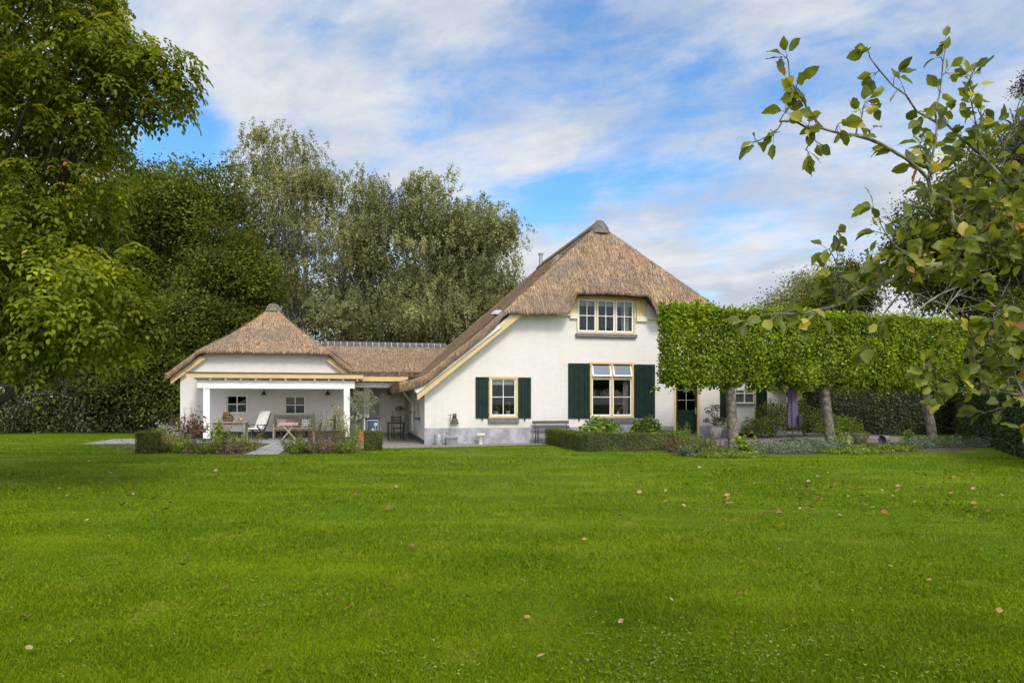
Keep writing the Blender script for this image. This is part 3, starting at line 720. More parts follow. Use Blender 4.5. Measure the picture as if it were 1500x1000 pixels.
# front door
d0, d1, dz0, dz1 = DR
fr = MB(); frame_box(fr, d0, d1, dz0, dz1, .085, -.03, .12, .02); door = None
leaf = MB(); a, b = d0+.09, d1-.09; zp = dz0+1.02
leaf.box(a, a+.10, .02, .065, dz0+.03, dz1-.09); leaf.box(b-.10, b, .02, .065, dz0+.03, dz1-.09)
leaf.box(a+.10, b-.10, .02, .065, zp-.05, zp+.05); leaf.box(a+.10, b-.10, .02, .065, dz1-.2, dz1-.09); leaf.box(a+.10, b-.10, .02, .065, dz0+.03, dz0+.14)
nb = 6; bw = (b-a-.2)/nb
for i in range(nb): leaf.box(a+.10+i*bw+.003, a+.10+(i+1)*bw-.003, .032, .06, dz0+.14, zp-.05)
door = leaf.build('door', MT['shutter'], house, bevel=.003)
fr.build('door_frame', MT['yellow'], door)
mb = MB(); mb.box((a+b)/2-.009, (a+b)/2+.009, .026, .05, zp+.05, dz1-.2)
for j in (1, 2): zq = zp+.05+(dz1-.2-zp-.05)*j/3; mb.box(a+.1, (a+b)/2-.0092, .027, .05, zq-.009, zq+.009).box((a+b)/2+.0092, b-.1, .027, .05, zq-.009, zq+.009)
mb.build('glazing_bar', mat('grey_bar', (.30, .33, .31), .5, .05), door)
MB().box(a+.1, b-.1, .04, .046, zp+.05, dz1-.2).build('pane', MT['glass'], door)
MB().box(b-.075, b-.035, -.0, .0195, zp-.10, zp+.14).box(b-.14, b-.04, -.04, -.02, zp+.02, zp+.045).box(b-.06, b-.05, -.02, 0, zp+.02, zp+.045).build('handle', MT['zinc'], door)
MB().box(d0-.05, d1+.05, -.22, .12, .10, .185).build('threshold', MT['slate'], door, bevel=.01)
# bay window behind the first lime trunk
b0, b1 = fu(1076, -.55), fu(1106, -.55); vb = -.55
zbs, zbt = 1.42, 2.95
bay = MB().box(b0, b1, vb, -.0, .30, zbs).build('bay', MT['brick'], house)
MB().box(b0+.03, b1-.03, vb+.03, -.0, 0.05, .298).build('bay_base', MT['iron'], bay)
MB().box(b0-.04, b1+.05, vb-.06, -.0, zbs+.002, zbs+.07).build('sill', MT['slate'], bay)
MB().box(b0+.06, b1-.06, vb+.06, -.0, zbs+.09, zbt-.06).build('bay_room', MT['room'], bay)
MB().box(b0+.12, b1-.12, vb+.050, vb+.056, zbs+.60, zbt-.1).build('roller_blind', mat('pale_blind', (.72, .76, .68), .8), bay)
mb = MB(); frame_box(mb, b0, b1, zbs+.072, zbt, .06, vb, vb+.06); mb.box((b0+b1)/2-.02, (b0+b1)/2+.02, vb+.01, vb+.05, zbs+.13, zbt-.06).box(b0+.06, (b0+b1)/2-.021, vb+.01, vb+.05, zbs+.46, zbs+.50).box((b0+b1)/2+.021, b1-.06, vb+.01, vb+.05, zbs+.46, zbs+.50)
mb.box(b0, b0+.05, vb+.07, -.0, zbs+.072, zbt); mb.build('bay_frame', MT['white'], bay)
MB().box(b1-.05, b1+.02, vb-.012, vb-.001, zbs+.08, zbt).build('bay_post', MT['yellow'], bay)
MB().box(b0-.05, b1+.05, vb-.05, -.0, zbt+.002, zbt+.12).build('bay_roof', MT['yellow'], bay)
shutter(house, fu(1054.5), fu(1067), fz(612, fu(1060)), fz(530, fu(1060)), 0, False)
shutter(house, fu(1107.5), fu(1123), fz(609, fu(1115)), fz(534, fu(1115)), 0, True)
# side wall details
def side_window(v0, v1, z0, z1):
    mb = MB()
    for y0, y1, za, zb in ((v0, v0+.06, z0, z1), (v1-.06, v1, z0, z1), (v0+.06, v1-.06, z0, z0+.06), (v0+.06, v1-.06, z1-.06, z1)): mb.box(-.035, .1, y0, y1, za, zb)
    w = mb.build('window', MT['cream'], house)
    MB().box(.02, .026, v0+.05, v1-.05, z0+.05, z1-.05).build('pane', MT['glass'], w)
    MB().box(-.16, 0, v0-.06, v1+.06, z0-.10, z0-.003).build('sill', MT['slate'], w)
side_window(1.75, 2.55, .95, 1.95); side_window(4.2, 4.75, 1.15, 1.85)
# downpipe under the left eaves
MB().tube([(-.55, 3.4, 2.05), (-.5, 3.5, 1.95), (-.22, 3.9, 1.6), (-.10, 4.0, 1.5), (-.10, 4.0, .35)], .045, 10).build('downpipe', MT['white'], house, smooth=True)

# ================================================================ ANNEX
annex = empty('garden_annex', (A.x0, A.y0, 0), TH, 'small white brick annex with pyramid thatched roof and open veranda on two white posts', 'annex')
AW = 6.9; AM = 3.45
def Ha(u, v):
    d = np.minimum(u, AW-u)
    side = 3.70+.80*(d-.77); side = np.where(d < -.2, np.maximum(side, 2.74+.45*(d+.5)), side)
    front = 3.70+.80*(v+.4); back = 3.70+.80*(9.4-v)
    h = np.minimum(np.minimum(side, front), back)
    return h+.18*np.clip((h-5.1)/.9, 0, 1)**1.5-.06*np.exp(-((h-4.6)/.5)**2)
us = np.unique(np.round(np.concatenate([np.arange(-.5, AW+.5, .1), [AW+.5, AM]]), 3)); vs = np.unique(np.round(np.concatenate([np.arange(-.4, 3.2, .08), np.arange(3.2, 9.4, .2), [9.4]]), 3))
aroof = thatch_roof('roof', us, vs, Ha, .27, annex, 85000, lip=lambda u: np.clip((np.minimum(u, AW-u)-.55)/.4, 0, 1), face=lambda u, v: v < 4)
za = float(Ha(np.array([AM]), np.array([3.0]))[0])
CV = 2.22
MB().lathe([(.34, -.26), (.29, -.10), (.20, .03), (.10, .075), (.001, .09)], (AM, CV, za), 12).build('peak_cap', MT['lead'], aroof, smooth=True)
mb = MB()
for k in range(7):
    t = -math.pi*k/6; mb.tube([(AM+r*math.cos(t), CV+r*math.sin(t), za+z) for r, z in ((.345, -.26), (.295, -.095), (.205, .035), (.10, .08))], .010, 5)
mb.tube([(AM+.345*math.cos(t), CV+.345*math.sin(t), za-.26) for t in [-math.pi*k/12 for k in range(13)]], .016, 5)
mb.build('cap_joint', mat('grey_joint', (.24, .22, .20), .9), aroof)
MB().box(AM-.14, AM+.14, 2.6, 6.2, za-.1, za+.10).build('ridge_cap', MT['ridge'], aroof)
au, az_ = A.u, A.z
V1 = (au(330.2), au(364.2), az_(606.5, au(347)), az_(577, au(347)))
V2 = (au(415.5), au(449), az_(608, au(432)), az_(578, au(432)))
wall('gable_wall', [(0, 0), (AW, 0), (AW, 2.95), (6.05, 3.75), (.85, 3.75), (0, 2.95)], [rect(*V1), rect(*V2)], .28, MT['brick'], annex)
wall('side_wall', [(.283, 0), (9, 0), (9, 2.9), (.283, 2.9)], [], .28, MT['brick'], annex, side=True)
wall('side_wall', [(.283, 0), (9, 0), (9, 2.9), (.283, 2.9)], [], .28, MT['brick'], annex, u0=AW-.28, side=True)
wall('rear_wall', [(0, 0), (AW, 0), (AW, 2.95), (6.05, 3.7), (.85, 3.7), (0, 2.95)], [], .28, MT['brick'], annex, v0=8.75)
MB().box(.3, AW-.3, 1.6, 1.65, 0, 2.85).build('inner_wall', MT['room'], annex)
MB().box(-.01, AW+.01, -.02, 0, 0, .30).build('plinth', MT['plinth_dark'], annex)
for vv in (V1, V2):
    wq = window(annex, *vv, 0, [(vv[0]+.055, vv[1]-.055, vv[2]+.055, vv[3]-.055, 2, 2, .045, .04)], .05, None, MT['cream'])
    curtain(wq, vv[0]+.06, vv[1]-.06, .13, vv[2]+.05, (vv[2]+vv[3])/2, MT['lace'])
for sgn in (0, 1):
    mir = (lambda u: u) if sgn == 0 else (lambda u: AW-u)
    lo = lambda u: 3.17+.80*(u-.77)
    MB().prism([(mir(-.32), lo(-.32)), (mir(1.02), lo(1.02)), (mir(.80), lo(1.02)+.10), (mir(-.34), lo(-.32)+.27)], -.20, -.16).build('verge_board', MT['yellow'], annex)
    MB().prism([(mir(-.1), lo(-.1)+.08), (mir(1.0), lo(1.0)+.04), (mir(.8), lo(1.0)+.1), (mir(-.15), lo(-.15)+.30)], -.155, -.0).build('verge_soffit', MT['white'], annex)
# veranda canopy
cu0, cu1 = .72, 7.45; vf = -2.25; zf = az_(553.5, 3.5, vf)
MB().box(cu0, cu1, vf, vf+.05, zf, zf+.19).build('fascia', MT['yellow'], annex)
MB().add([(cu0-.02, vf-.05, zf+.192), (cu1+.02, vf-.05, zf+.192), (cu1+.02, -.002, zf+.20), (cu0-.02, -.002, zf+.20), (cu0-.02, vf-.05, zf+.225), (cu1+.02, vf-.05, zf+.225), (cu1+.02, -.002, zf+.232), (cu0-.02, -.002, zf+.232)],
         [(0, 3, 2, 1), (4, 5, 6, 7), (0, 1, 5, 4), (1, 2, 6, 5), (3, 0, 4, 7), (2, 3, 7, 6)]).build('canopy_roof', MT['lead'], annex)
MB().box(cu0+.03, cu1-.03, vf+.06, -.03, zf+.04, zf+.08).build('canopy_ceiling', MT['white'], annex)
for i in range(12):
    u = cu0+.30+i*(cu1-cu0-.55)/11; MB().box(u-.035, u+.035, vf+.07, -.03, zf-.085, zf+.035).build('rafter', MT['white'], annex)
pv_ = -1.95; pl, pr = au(303.3, pv_), au(508, pv_); zb = az_(569, 3.5, pv_); ztb = zf-.088
MB().box(pl-.35, pr+.32, pv_-.09, pv_+.09, zb+.02, ztb).build('beam', MT['white'], annex)
MB().box(pl-.05, pr-.10, pv_-.15, pv_-.092, zb-.01, zb+.09).build('awning_case', MT['white'], annex, bevel=.02)
for p in (pl, pr):
    MB().box(p-.12, p+.12, pv_-.12, pv_+.12, .12, zb+.018).build('post', MT['white'], annex, bevel=.008)
    MB().box(p-.15, p+.15, pv_-.15, pv_+.15, 0, .118).build('post_base', MT['plinth_dark'], annex)
    MB().prism([(p-.12, zb+.015), (p-.30, zb+.10), (p+.30, zb+.10), (p+.12, zb+.015)], pv_-.085, pv_+.085).build('post_bracket', MT['white'], annex)

# ================================================================ LINK between annex and farmhouse
link = empty('link_building', A.w(AW, 0, 0), TH, 'low thatched link with grey ridge tiles and recessed porch between annex and farmhouse', 'building')
ZR = 4.30; VR = 3.2
def Hl(u, v): return ZR-.385*np.abs(v-VR)-.05*np.exp(-((np.abs(v-VR)-1.7)/.9)**2)
us = np.arange(-1.5, 4.71, .1); vs = np.unique(np.round(np.concatenate([np.arange(-.45, 6.9, .1), [VR]]), 3))
lroof = thatch_roof('roof', us, vs, Hl, .30, link, 65000, face=lambda u, v: (v < VR) & ((u > 0) | (v > .5)))
for q in lroof.data.vertices:
    if q.co.x < -.02 and q.co.y < .33: q.co.y = .33      # stay behind the annex gable
mb = MB(); mo = MB(); nt_ = int(6.0/.30)
arc = [(.26*math.cos(t), .26*math.sin(t)-.08) for t in [math.pi*k/8 for k in range(9)]]
for i in range(nt_):
    u0 = -1.35+i*.30
    for m_, r0, r1, k in ((mb, u0+.014, u0+.286, 1.0), (mo, u0-.0135, u0+.0135, 1.005)):
        vsx = [(r0, VR+a*k, ZR+b*k) for a, b in arc]+[(r1, VR+a*k, ZR+b*k) for a, b in arc]
        m_.add(vsx, [(j, j+1, j+10, j+9) for j in range(8)]+[tuple(range(9)), tuple(range(17, 8, -1))])
rd = mb.build('ridge_cap', MT['ridge'], lroof, smooth=True); mo.build('ridge_mortar', MT['mortar'], lroof)
MB().box(-1.4, 4.7, VR-.30, VR-.262, ZR-.19, ZR-.13).build('ridge_bed', MT['mortar'], lroof)
zfl = 2.46
MB().box(.02, 2.5, -.46, -.42, zfl, zfl+.20).build('fascia', MT['yellow'], link)
for i in range(6): MB().box(.12+i*.42, .19+i*.42, -.40, 1.8, zfl-.02, zfl+.08).build('rafter', MT['white'], link)
MB().box(.0, 2.65, -.14, .06, 2.19, 2.42).build('beam', MT['white'], link)
MB().box(.0, 2.66, -.35, 2.0, zfl+.09, zfl+.12).build('ceiling', MT['white'], link)
vk = 1.95
wall('back_wall', rect(0, 2.68, 0, 2.55), [], .2, mat('grey_render', (.48, .46, .42), .8, .1, 3), link, v0=vk)
def lu(px, v): return A.u(px, v)-AW
MB().box(lu(533, 1.2), lu(541, 1.2), 1.2, vk-.01, 0, 2.2).build('side_panel', MT['white'], link)
da, db = lu(558.5, vk), lu(590, vk); zd = az_(578, AW+1.6, vk); zd0 = .10
dd = MB().box(da, (da+db)/2-.006, vk-.06, vk-.012, zd0+.03, zd).build('door', MT['cream'], link, bevel=.004)
MB().box((da+db)/2+.006, db, vk-.06, vk-.012, zd0+.03, zd).build('door', MT['cream'], link, bevel=.004)
MB().box((da+db)/2-.0, (da+db)/2+.10, vk-.09, vk-.062, 1.02, 1.10).build('handle', MT['iron'], dd)
fm = MB(); frame_box(fm, da-.07, db+.07, 0, zd+.07, .066, vk-.05, vk-.004, .02); fm.build('door_frame', MT['white'], dd)
MB().box(da-.05, db+.1, vk-.35, vk-.07, 0, .10).build('step', MT['plinth'], link, bevel=.01)

# ================================================================ GARDEN FURNITURE
def wl(fr, px, v): return fr.u(px, v)
def place(name, fr, u, v, z, label, cat, group=None, rz=0.0):
    p = fr.w(u, v, z); return empty(name, p, TH+rz, label, cat, group)

MT['benchwood'] = wood('bench_wood', (.085, .075, .065), (.15, .135, .12))
# --- dark park bench against the farmhouse
t = place('garden_bench', H, 4.75, -.42, 0, 'dark weathered slatted bench with iron legs against the white farmhouse wall', 'bench')
for i, (y, z) in enumerate(((-.16, .40), (-.04, .405), (.08, .41))): MB().box(-.72, .72, y-.045, y+.045, z, z+.04).build('seat_slat', MT['benchwood'], t, bevel=.004)
for z in (.56, .74): MB().box(-.72, .72, .19+(z-.5)*.2, .215+(z-.5)*.2+.01, z, z+.11).build('back_slat', MT['benchwood'], t, bevel=.004)
for x in (-.62, .62):
    MB().tube([(x, -.22, 0), (x, -.17, .2), (x, -.2, .40)], .018, 6).tube([(x, -.2, .39), (x, .12, .40), (x, .2, .5), (x, .26, .84)], .018, 6).tube([(x, .27, 0), (x, .16, .2), (x, .14, .4)], .018, 6).tube([(x, -.2, .4), (x, -.21, .58), (x, -.12, .61), (x, .2, .60)], .014, 6).build('leg_frame', MT['iron'], t, smooth=True)

# --- watering can, tub with stick, stand pipe, wall ornament
t = empty('watering_can', H.w(.46, -.42, 0), TH-.4, 'zinc watering can with tall handle beside the round tub', 'watering can')
MB().lathe([(.15, 0), (.165, .03), (.15, .30), (.13, .38), (.06, .41), (.05, .44)], n=18).build('can_body', MT['zinc'], t, smooth=True)
MB().tube([(.09, 0, .40), (.05, 0, .52), (-.05, 0, .54), (-.15, 0, .42), (-.16, 0, .22)], .013, 7).build('handle', MT['zinc'], t, smooth=True)
MB().tube([(.14, 0, .12), (.24, 0, .26), (.32, 0, .42)], [.025, .018, .015], 8).lathe([(.015, 0), (.045, .05), (.05, .055)], (.32, 0, .42), 10).build('spout', MT['zinc'], t, smooth=True)
t = empty('zinc_tub', H.w(.92, -.42, 0), TH, 'round zinc wash tub with two handles standing against the grey plinth', 'tub')
MB().lathe([(.20, 0), (.25, .26), (.265, .27), (.265, .29), (.245, .285), (.20, .03), (.001, .03)], n=22, sx=1.0, sy=.8).build('tub_body', MT['zinc'], t, smooth=True)
for s_ in (-1, 1): MB().tube([(s_*.25, -.05, .20), (s_*.30, -.05, .22), (s_*.30, .05, .22), (s_*.25, .05, .20)], .01, 6).build('handle', MT['zinc'], t, smooth=True)
t = empty('garden_spade', H.w(.90, -.22, .03), TH, 'thin upright garden tool with rusty T handle standing in the zinc tub', 'garden tool')
MB().tube([(0, 0, 0), (.02, .05, 1.05)], .012, 6).build('shaft', MT['brownstem'], t)
MB().tube([(-.05, .05, 1.05), (.09, .05, 1.07)], .014, 6).build('handle', mat('rust', (.26, .12, .06), .8), t)
t = empty('stand_pipe', H.w(2.02, -.32, 0), TH, 'short white T shaped pipe stand in front of the grey plinth', 'stand pipe')
MB().lathe([(.085, 0), (.07, .03), (.06, .26), (.075, .29)], n=16).build('column', MT['stone'], t, smooth=True)
MB().tube([(-.15, 0, .35), (.15, 0, .35)], [.065, .065], 14).build('cross_pipe', MT['stone'], t, smooth=True)
orn = empty('wall_ornament', H.w(fu(665.5), -.01, fz(620, fu(665))), TH, 'small bronze animal figure on a bracket fixed to the white wall', 'wall ornament')
bz = mat('old_bronze', (.11, .085, .06), .6, .4)
MB().box(-.15, .15, -.14, 0, .0, .04).build('shelf', bz, orn, bevel=.01)
mb = MB(); mb.lathe([(.13, .041), (.14, .08), (.10, .17), (.075, .22), (.05, .25)], (0, -.07, 0), 12, sx=1, sy=.45); mb.ball((0, -.08, .29), .075, 10); mb.ball((-.035, -.07, .355), .025, 6); mb.ball((.035, -.07, .355), .025, 6); mb.ball((0, -.14, .275), .03, 8)
mb.build('figure', bz, orn, smooth=True)

# --- flower pots seen through windows
def leafball(name, c, r, n, L, Wd, mt, parent, kind='kite', sq=1.0, up=.3):
    d = rsph(n); P = d*(r*rng.random((n, 1))**.4)*np.array([1, 1, sq])+np.array(c)
    return mobj(name, leaf_mesh(name, [leaf_arr(P, d+rsph(n)*.6+np.array([0, 0, up]), rsph(n)+d, L*(.7+.6*rng.random(n)), Wd*(.7+.6*rng.random(n)), kind)]), mt, parent)
wp = mat('white_ceramic', (.75, .74, .70), .35, .03, 5, 0)
for px, lab in ((726.5, 'white flower pot with small plant on the left side of the shuttered sash window'), (744, 'white flower pot with taller flowering plant on the right side of the shuttered sash window')):
    u = fu(px, .18); t = empty('flower_pot', H.w(u, .19, W1[2]+.03), TH, lab, 'flower pot', 'pots on window sill')
    MB().lathe([(.07, 0), (.095, .19), (.105, .20), (.10, .22), (.085, .20)], n=16).build('pot', wp, t, smooth=True)
    leafball('leaves', (0, 0, .28 if px < 740 else .36), .11 if px < 740 else .17, 70, .09, .045, MT['hydleaf'], t)
    if px > 740: leafball('flowers', (.02, 0, .46), .1, 30, .05, .04, MT['whitefl'], t)
t = empty('flower_vase', H.w(fu(905, .16), .16, W2[2]+.085), TH, 'small white vase with dried orange twigs inside the big window', 'vase')
MB().lathe([(.04, 0), (.06, .05), (.055, .12), (.035, .15), (.04, .17)], n=14).build('vase', wp, t, smooth=True)
leafball('dried_twigs', (0, 0, .34), .17, 60, .10, .03, mat('dried_orange', (.42, .24, .13), .8), t)

# --- pot with faded hydrangea right of the door, grey block beside it
pp_ = H.w(fu(1050, -.6), -.6, .16)
t = empty('stone_pot', pp_, TH, 'pale round stone pot on the terrace right of the dark green door', 'pot')
MB().lathe([(.19, 0), (.25, .12), (.27, .28), (.25, .40), (.27, .42), (.27, .45), (.23, .44), (.22, .36), (.001, .36)], n=22).build('pot', MT['stone'], t, smooth=True)
t = empty('potted_hydrangea', pp_+Vector((0, 0, .36)), TH, 'faded dark hydrangea with tall stems growing in the pale stone pot', 'plant')
mb = MB(); ends = []
for i in range(13):
    a = rng.random()*6.28; r = .1+.30*rng.random(); h = .30+.62*rng.random(); e = (-.08+r*math.cos(a), r*math.sin(a)*.7, h); ends.append(e); mb.tube([(0, 0, 0), (e[0]*.4, e[1]*.4, h*.55), e], [.008, .006, .004], 5)
mb.build('stems', MT['brownstem'], t)
prt = []
for e in ends:
    n = 34; d = rsph(n); prt.append(leaf_arr(np.array(e)+d*np.array([.075, .075, .05]), d, rsph(n), .05, .045))
for pr in prt: mobj('flower_head', leaf_mesh('flower_head', [pr]), MT['darkfl'], t)
leafball('leaves', (0.08, 0, .22), .26, 130, .11, .07, MT['herb'], t, sq=.7)
t = empty('concrete_block', H.w(fu(1066, -.9), -1.0, .16), TH+.15, 'low dark grey block on the terrace between stone pot and lime trunk', 'block')
MB().box(-.22, .22, -.2, .2, 0, .30).build('block', MT['block'], t, bevel=.015)

# --- folded parasol
pb_ = at(1161, 647, 24.6); pb_.z = .16
t = empty('parasol', pb_, 0, 'folded mauve parasol standing between the first and second lime trunk', 'parasol')
MB().lathe([(.28, 0), (.28, .05), (.06, .07), (.04, .22)], n=16).build('base', MT['iron'], t, smooth=True)
MB().tube([(0, 0, .05), (0, 0, 2.62)], .026, 8).build('pole', MT['darkwood'], t)
mb = MB(); n = 28; rows = []
for z, r in ((.50, .165), (.58, .185), (.95, .18), (1.35, .165), (1.8, .14), (2.2, .10), (2.5, .06), (2.58, .02)):
    rows.append([( (r*(1+.17*math.cos(k*7*2*math.pi/n+.4*z)))*math.cos(2*math.pi*k/n), (r*(1+.17*math.cos(k*7*2*math.pi/n+.4*z)))*math.sin(2*math.pi*k/n)*.8, z+(.05*math.sin(k*2.1) if z < .55 else 0)) for k in range(n)])
mb.add([v for r in rows for v in r], [(i*n+k, i*n+(k+1) % n, (i+1)*n+(k+1) % n, (i+1)*n+k) for i in range(len(rows)-1) for k in range(n)])
mb.build('canopy', MT['parasol'], t, smooth=True)
MB().box(-.02+.13, .25, -.28, -.16, .55, .95).build('crank_cover', MT['iron'], t, bevel=.02)
bk = empty('tipped_pot', at(1300, 648, 25.8)+Vector((0, 0, .05)), .3, 'dark grey bucket tipped on its side between lime trunks', 'bucket'); bk.location.z = .19
MB().lathe([(.11, 0), (.16, .30), (.175, .31), (.175, .33), (.15, .32), (.10, .02), (.001, .02)], n=18, M=Matrix.Rotation(R(-98), 4, 'Y') @ Matrix.Rotation(R(10), 4, 'X')).build('bucket', MT['block'], bk, smooth=True)
MB().tube([(-.30, .05, .0), (-.95, .15, .06)], .016, 6).build('handle', MT['zinc'], bk)

# --- veranda furniture
TZ = .014
def armchair_slats(): pass
# bench with cushions against the annex wall
ub = wl(A, 430.5, -.45); t = place('veranda_bench', A, ub, -.42, TZ, 'pale teak slatted bench with cushions under the right veranda window', 'bench')
bl = .80
for x in (-bl, bl):
    MB().box(x-.035, x+.035, -.28, -.21, 0, .64).build('leg', MT['teak'], t, bevel=.006); MB().box(x-.035, x+.035, .22, .29, 0, 1.0).build('leg', MT['teak'], t, bevel=.006)
    MB().box(x-.04, x+.04, -.30, .22, .642, .675).build('armrest', MT['teak'], t, bevel=.006)
MB().box(-bl+.036, bl-.036, -.27, .20, .40, .44).build('seat', MT['teak'], t, bevel=.006)
MB().box(-bl+.036, bl-.036, .23, .27, .92, .99).build('back_rail', MT['teak'], t, bevel=.006); MB().box(-bl+.036, bl-.036, .23, .27, .50, .55).build('back_rail', MT['teak'], t, bevel=.006)
for i in range(17): x = -bl+.09+i*(2*bl-.18)/16; MB().box(x-.022, x+.022, .24, .262, .552, .918).build('back_slat', MT['teak'], t)
def pillow(name, w, h, d, mt, parent=None, loc=None):
    n = 12; vs = []; fs = []
    for sgn in (-1, 1):
        for i in range(n+1):
            for j in range(n+1):
                x = -1+2*i/n; y = -1+2*j/n; b = max(0, (1-x**4)*(1-y**4))**.6
                vs.append((x*w/2*(1-.05*(1-abs(y))**1), sgn*d/2*b, y*h/2*(1-.05*(1-abs(x)))))
    m = (n+1)**2
    for s_ in (0, 1):
        for i in range(n):
            for j in range(n): a = s_*m+i*(n+1)+j; fs.append((a, a+n+1, a+n+2, a+1) if s_ else (a, a+1, a+n+2, a+n+1))
    return MB().add(vs, fs).build(name, mt, parent, smooth=True, loc=loc)
def cushion_mat(name, base, spot, sc):
    m, g = new_mat(name); v = objco(g); vo = g.n('ShaderNodeTexVoronoi'); vo.inputs['Scale'].default_value = sc; g.link(v, vo.inputs['Vector'])
    c = g.mix(g.rng(vo.outputs['Distance'], .22, .36), spot, base); return finish(m, g, princ(g, c, .9, .1))
for x, mt_, lab in ((-.52, cushion_mat('patterned_fabric', (.66, .62, .56), (.22, .17, .16), 9), 'white cushion with dark pattern at the left end of the veranda bench'),
                    (-.12, cushion_mat('pink_fabric', (.46, .26, .26), (.66, .57, .52), 14), 'pink checked cushion in the middle of the veranda bench'),
                    (.50, cushion_mat('dotted_fabric', (.68, .65, .60), (.20, .19, .19), 7), 'white cushion with dark dots at the right end of the veranda bench')):
    p = A.w(ub+x, -.42+.10, TZ+.64); o = pillow('cushion', .42, .38, .15, mt_); o.location = p; o.rotation_euler = (R(-14), 0, TH+rng.normal()*.06)
    tag(o, lab, 'cushion', 'cushions on the veranda bench')
# small folding table with checked cloth in front of the bench
ut = wl(A, 423, -1.7); t = place('folding_table', A, ut, -1.65, TZ, 'small folding side table with crossed teak legs in front of the veranda bench', 'table')
MB().box(-.30, .30, -.24, .24, .66, .69).build('tabletop', MT['teak'], t, bevel=.005)
for y in (-.2, .2):
    MB().bar((-.27, y, 0), (.24, y, .655), .03, .045).build('leg', MT['teak'], t); MB().bar((.27, y-.034, 0), (-.24, y-.034, .655), .03, .045).build('leg', MT['teak'], t)
o = MB().box(-.37, .37, -.27, .27, .0, .012).box(-.375, -.36, -.27, .27, -.12, -.0).box(.36, .375, -.27, .27, -.12, -.0).box(-.359, .359, -.275, -.262, -.09, -.0).build('tablecloth', cushion_mat('checked_cloth', (.46, .29, .30), (.62, .53, .50), 18), None)
o.location = A.w(ut, -1.65, TZ+.692); o.rotation_euler = (0, 0, TH); tag(o, 'pink checked cloth spread over the small folding table', 'tablecloth')
# reclining chair with white slatted cushion
uc = wl(A, 377, -1.5); t = place('reclining_chair', A, uc, -1.45, TZ, 'folding garden armchair with white padded back beside the wooden table', 'chair', rz=R(-38))
for s_ in (-1, 1):
    x = s_*.27
    MB().bar((x, -.30, .0), (x, .22, .58), .03, .05).build('leg', MT['darkwood'], t); MB().bar((x-.032*s_, .30, .0), (x-.032*s_, -.26, .58), .03, .05).build('leg', MT['darkwood'], t)
    MB().box(x-.035, x+.035, -.32, .26, .60, .63).build('armrest', MT['darkwood'], t, bevel=.006)
    MB().bar((x-.07*s_, .18, .36), (x-.07*s_, .52, 1.10), .03, .045).build('back_post', MT['darkwood'], t)
MB().box(-.20, .20, -.28, .22, .40, .43).build('seat', MT['darkwood'], t)
cu_ = MB()
for i in range(5):
    x = -.20+i*.10; cu_.add([(x-.046, .135, .46), (x+.046, .135, .46), (x+.046, .47, 1.14), (x-.046, .47, 1.14), (x-.040, .06, .50), (x+.040, .06, .50), (x+.040, .40, 1.17), (x-.040, .40, 1.17)], [(0, 1, 2, 3), (4, 7, 6, 5), (0, 4, 5, 1), (1, 5, 6, 2), (2, 6, 7, 3), (3, 7, 4, 0)])
cu_.build('back_cushion', MT['cushion'], t)
for i in range(1): MB().box(-.24, .24, -.30, .13, .432, .50).build('seat_cushion', MT['cushion'], t, bevel=.02)
# old wooden table with flower basket and fruit bowl
tb = at(338, 652, 25.4); tb.z = TZ
t = empty('wooden_table', tb, TH, 'weathered grey wooden table with flower basket on the veranda terrace', 'table')
MB().box(-.60, .60, -.36, .36, .77, .81).build('tabletop', MT['oldwood'], t, bevel=.006)
for x in (-.52, .52):
    for y in (-.29, .29): MB().box(x-.04, x+.04, y-.04, y+.04, 0, .768).build('leg', MT['oldwood'], t, bevel=.005)
MB().box(-.479, .479, -.30, -.275, .66, .767).build('apron', MT['oldwood'], t); MB().box(-.479, .479, .275, .30, .66, .767).build('apron', MT['oldwood'], t)
t = empty('flower_basket', tb+Vector((-.08, -.05, .812)), TH, 'rust brown basket planted with pink flowers on the wooden table', 'basket')
MB().lathe([(.14, 0), (.19, .12), (.20, .15), (.18, .15), (.13, .03), (.001, .03)], n=18, sx=1.15, sy=.7).build('basket', mat('rust_wicker', (.21, .09, .05), .85, .3, 30, .8, 50), t, smooth=True)
leafball('leaves', (0, 0, .21), .17, 150, .08, .045, MT['herb'], t, sq=.6)
leafball('flowers', (-.09, -.03, .30), .10, 60, .05, .045, MT['pinkfl'], t)
t = empty('fruit_bowl', tb+Vector((.38, -.08, .812)), TH, 'shallow white bowl of red and yellow fruit on the wooden table', 'bowl')
MB().lathe([(.07, 0), (.15, .07), (.16, .075), (.14, .07), (.06, .015), (.001, .015)], n=18).build('bowl', wp, t, smooth=True)
frm = [mat('red_fruit', (.42, .07, .04), .4), mat('yellow_fruit', (.60, .38, .05), .4)]
for i in range(6): a = i*1.05; MB().ball((.075*math.cos(a), .075*math.sin(a), .10), .04, 10).build('fruit', frm[i % 2], t, smooth=True)
# wall lamps
for px, py, lab in ((387, 577, 'black bell wall lamp between the two veranda windows'), (480, 577, 'black bell wall lamp right of both veranda windows')):
    u = au(px, -.05); t = place('wall_lamp', A, u, 0, az_(py, u), lab, 'wall lamp', 'wall lamps on the veranda')
    MB().tube([(0, -.005, .02), (0, -.02, .14), (0, -.12, .18), (0, -.18, .10)], .012, 6).build('arm', MT['iron'], t, smooth=True)
    MB().lathe([(.125, -.04), (.12, -.02), (.075, .02), (.045, .07), (.03, .10), (.001, .105)], (0, -.18, 0), 16).build('lamp_shade', MT['iron'], t, smooth=True)
    MB().ball((0, -.18, -.03), .03, 8).build('bulb', wp, t, smooth=True)
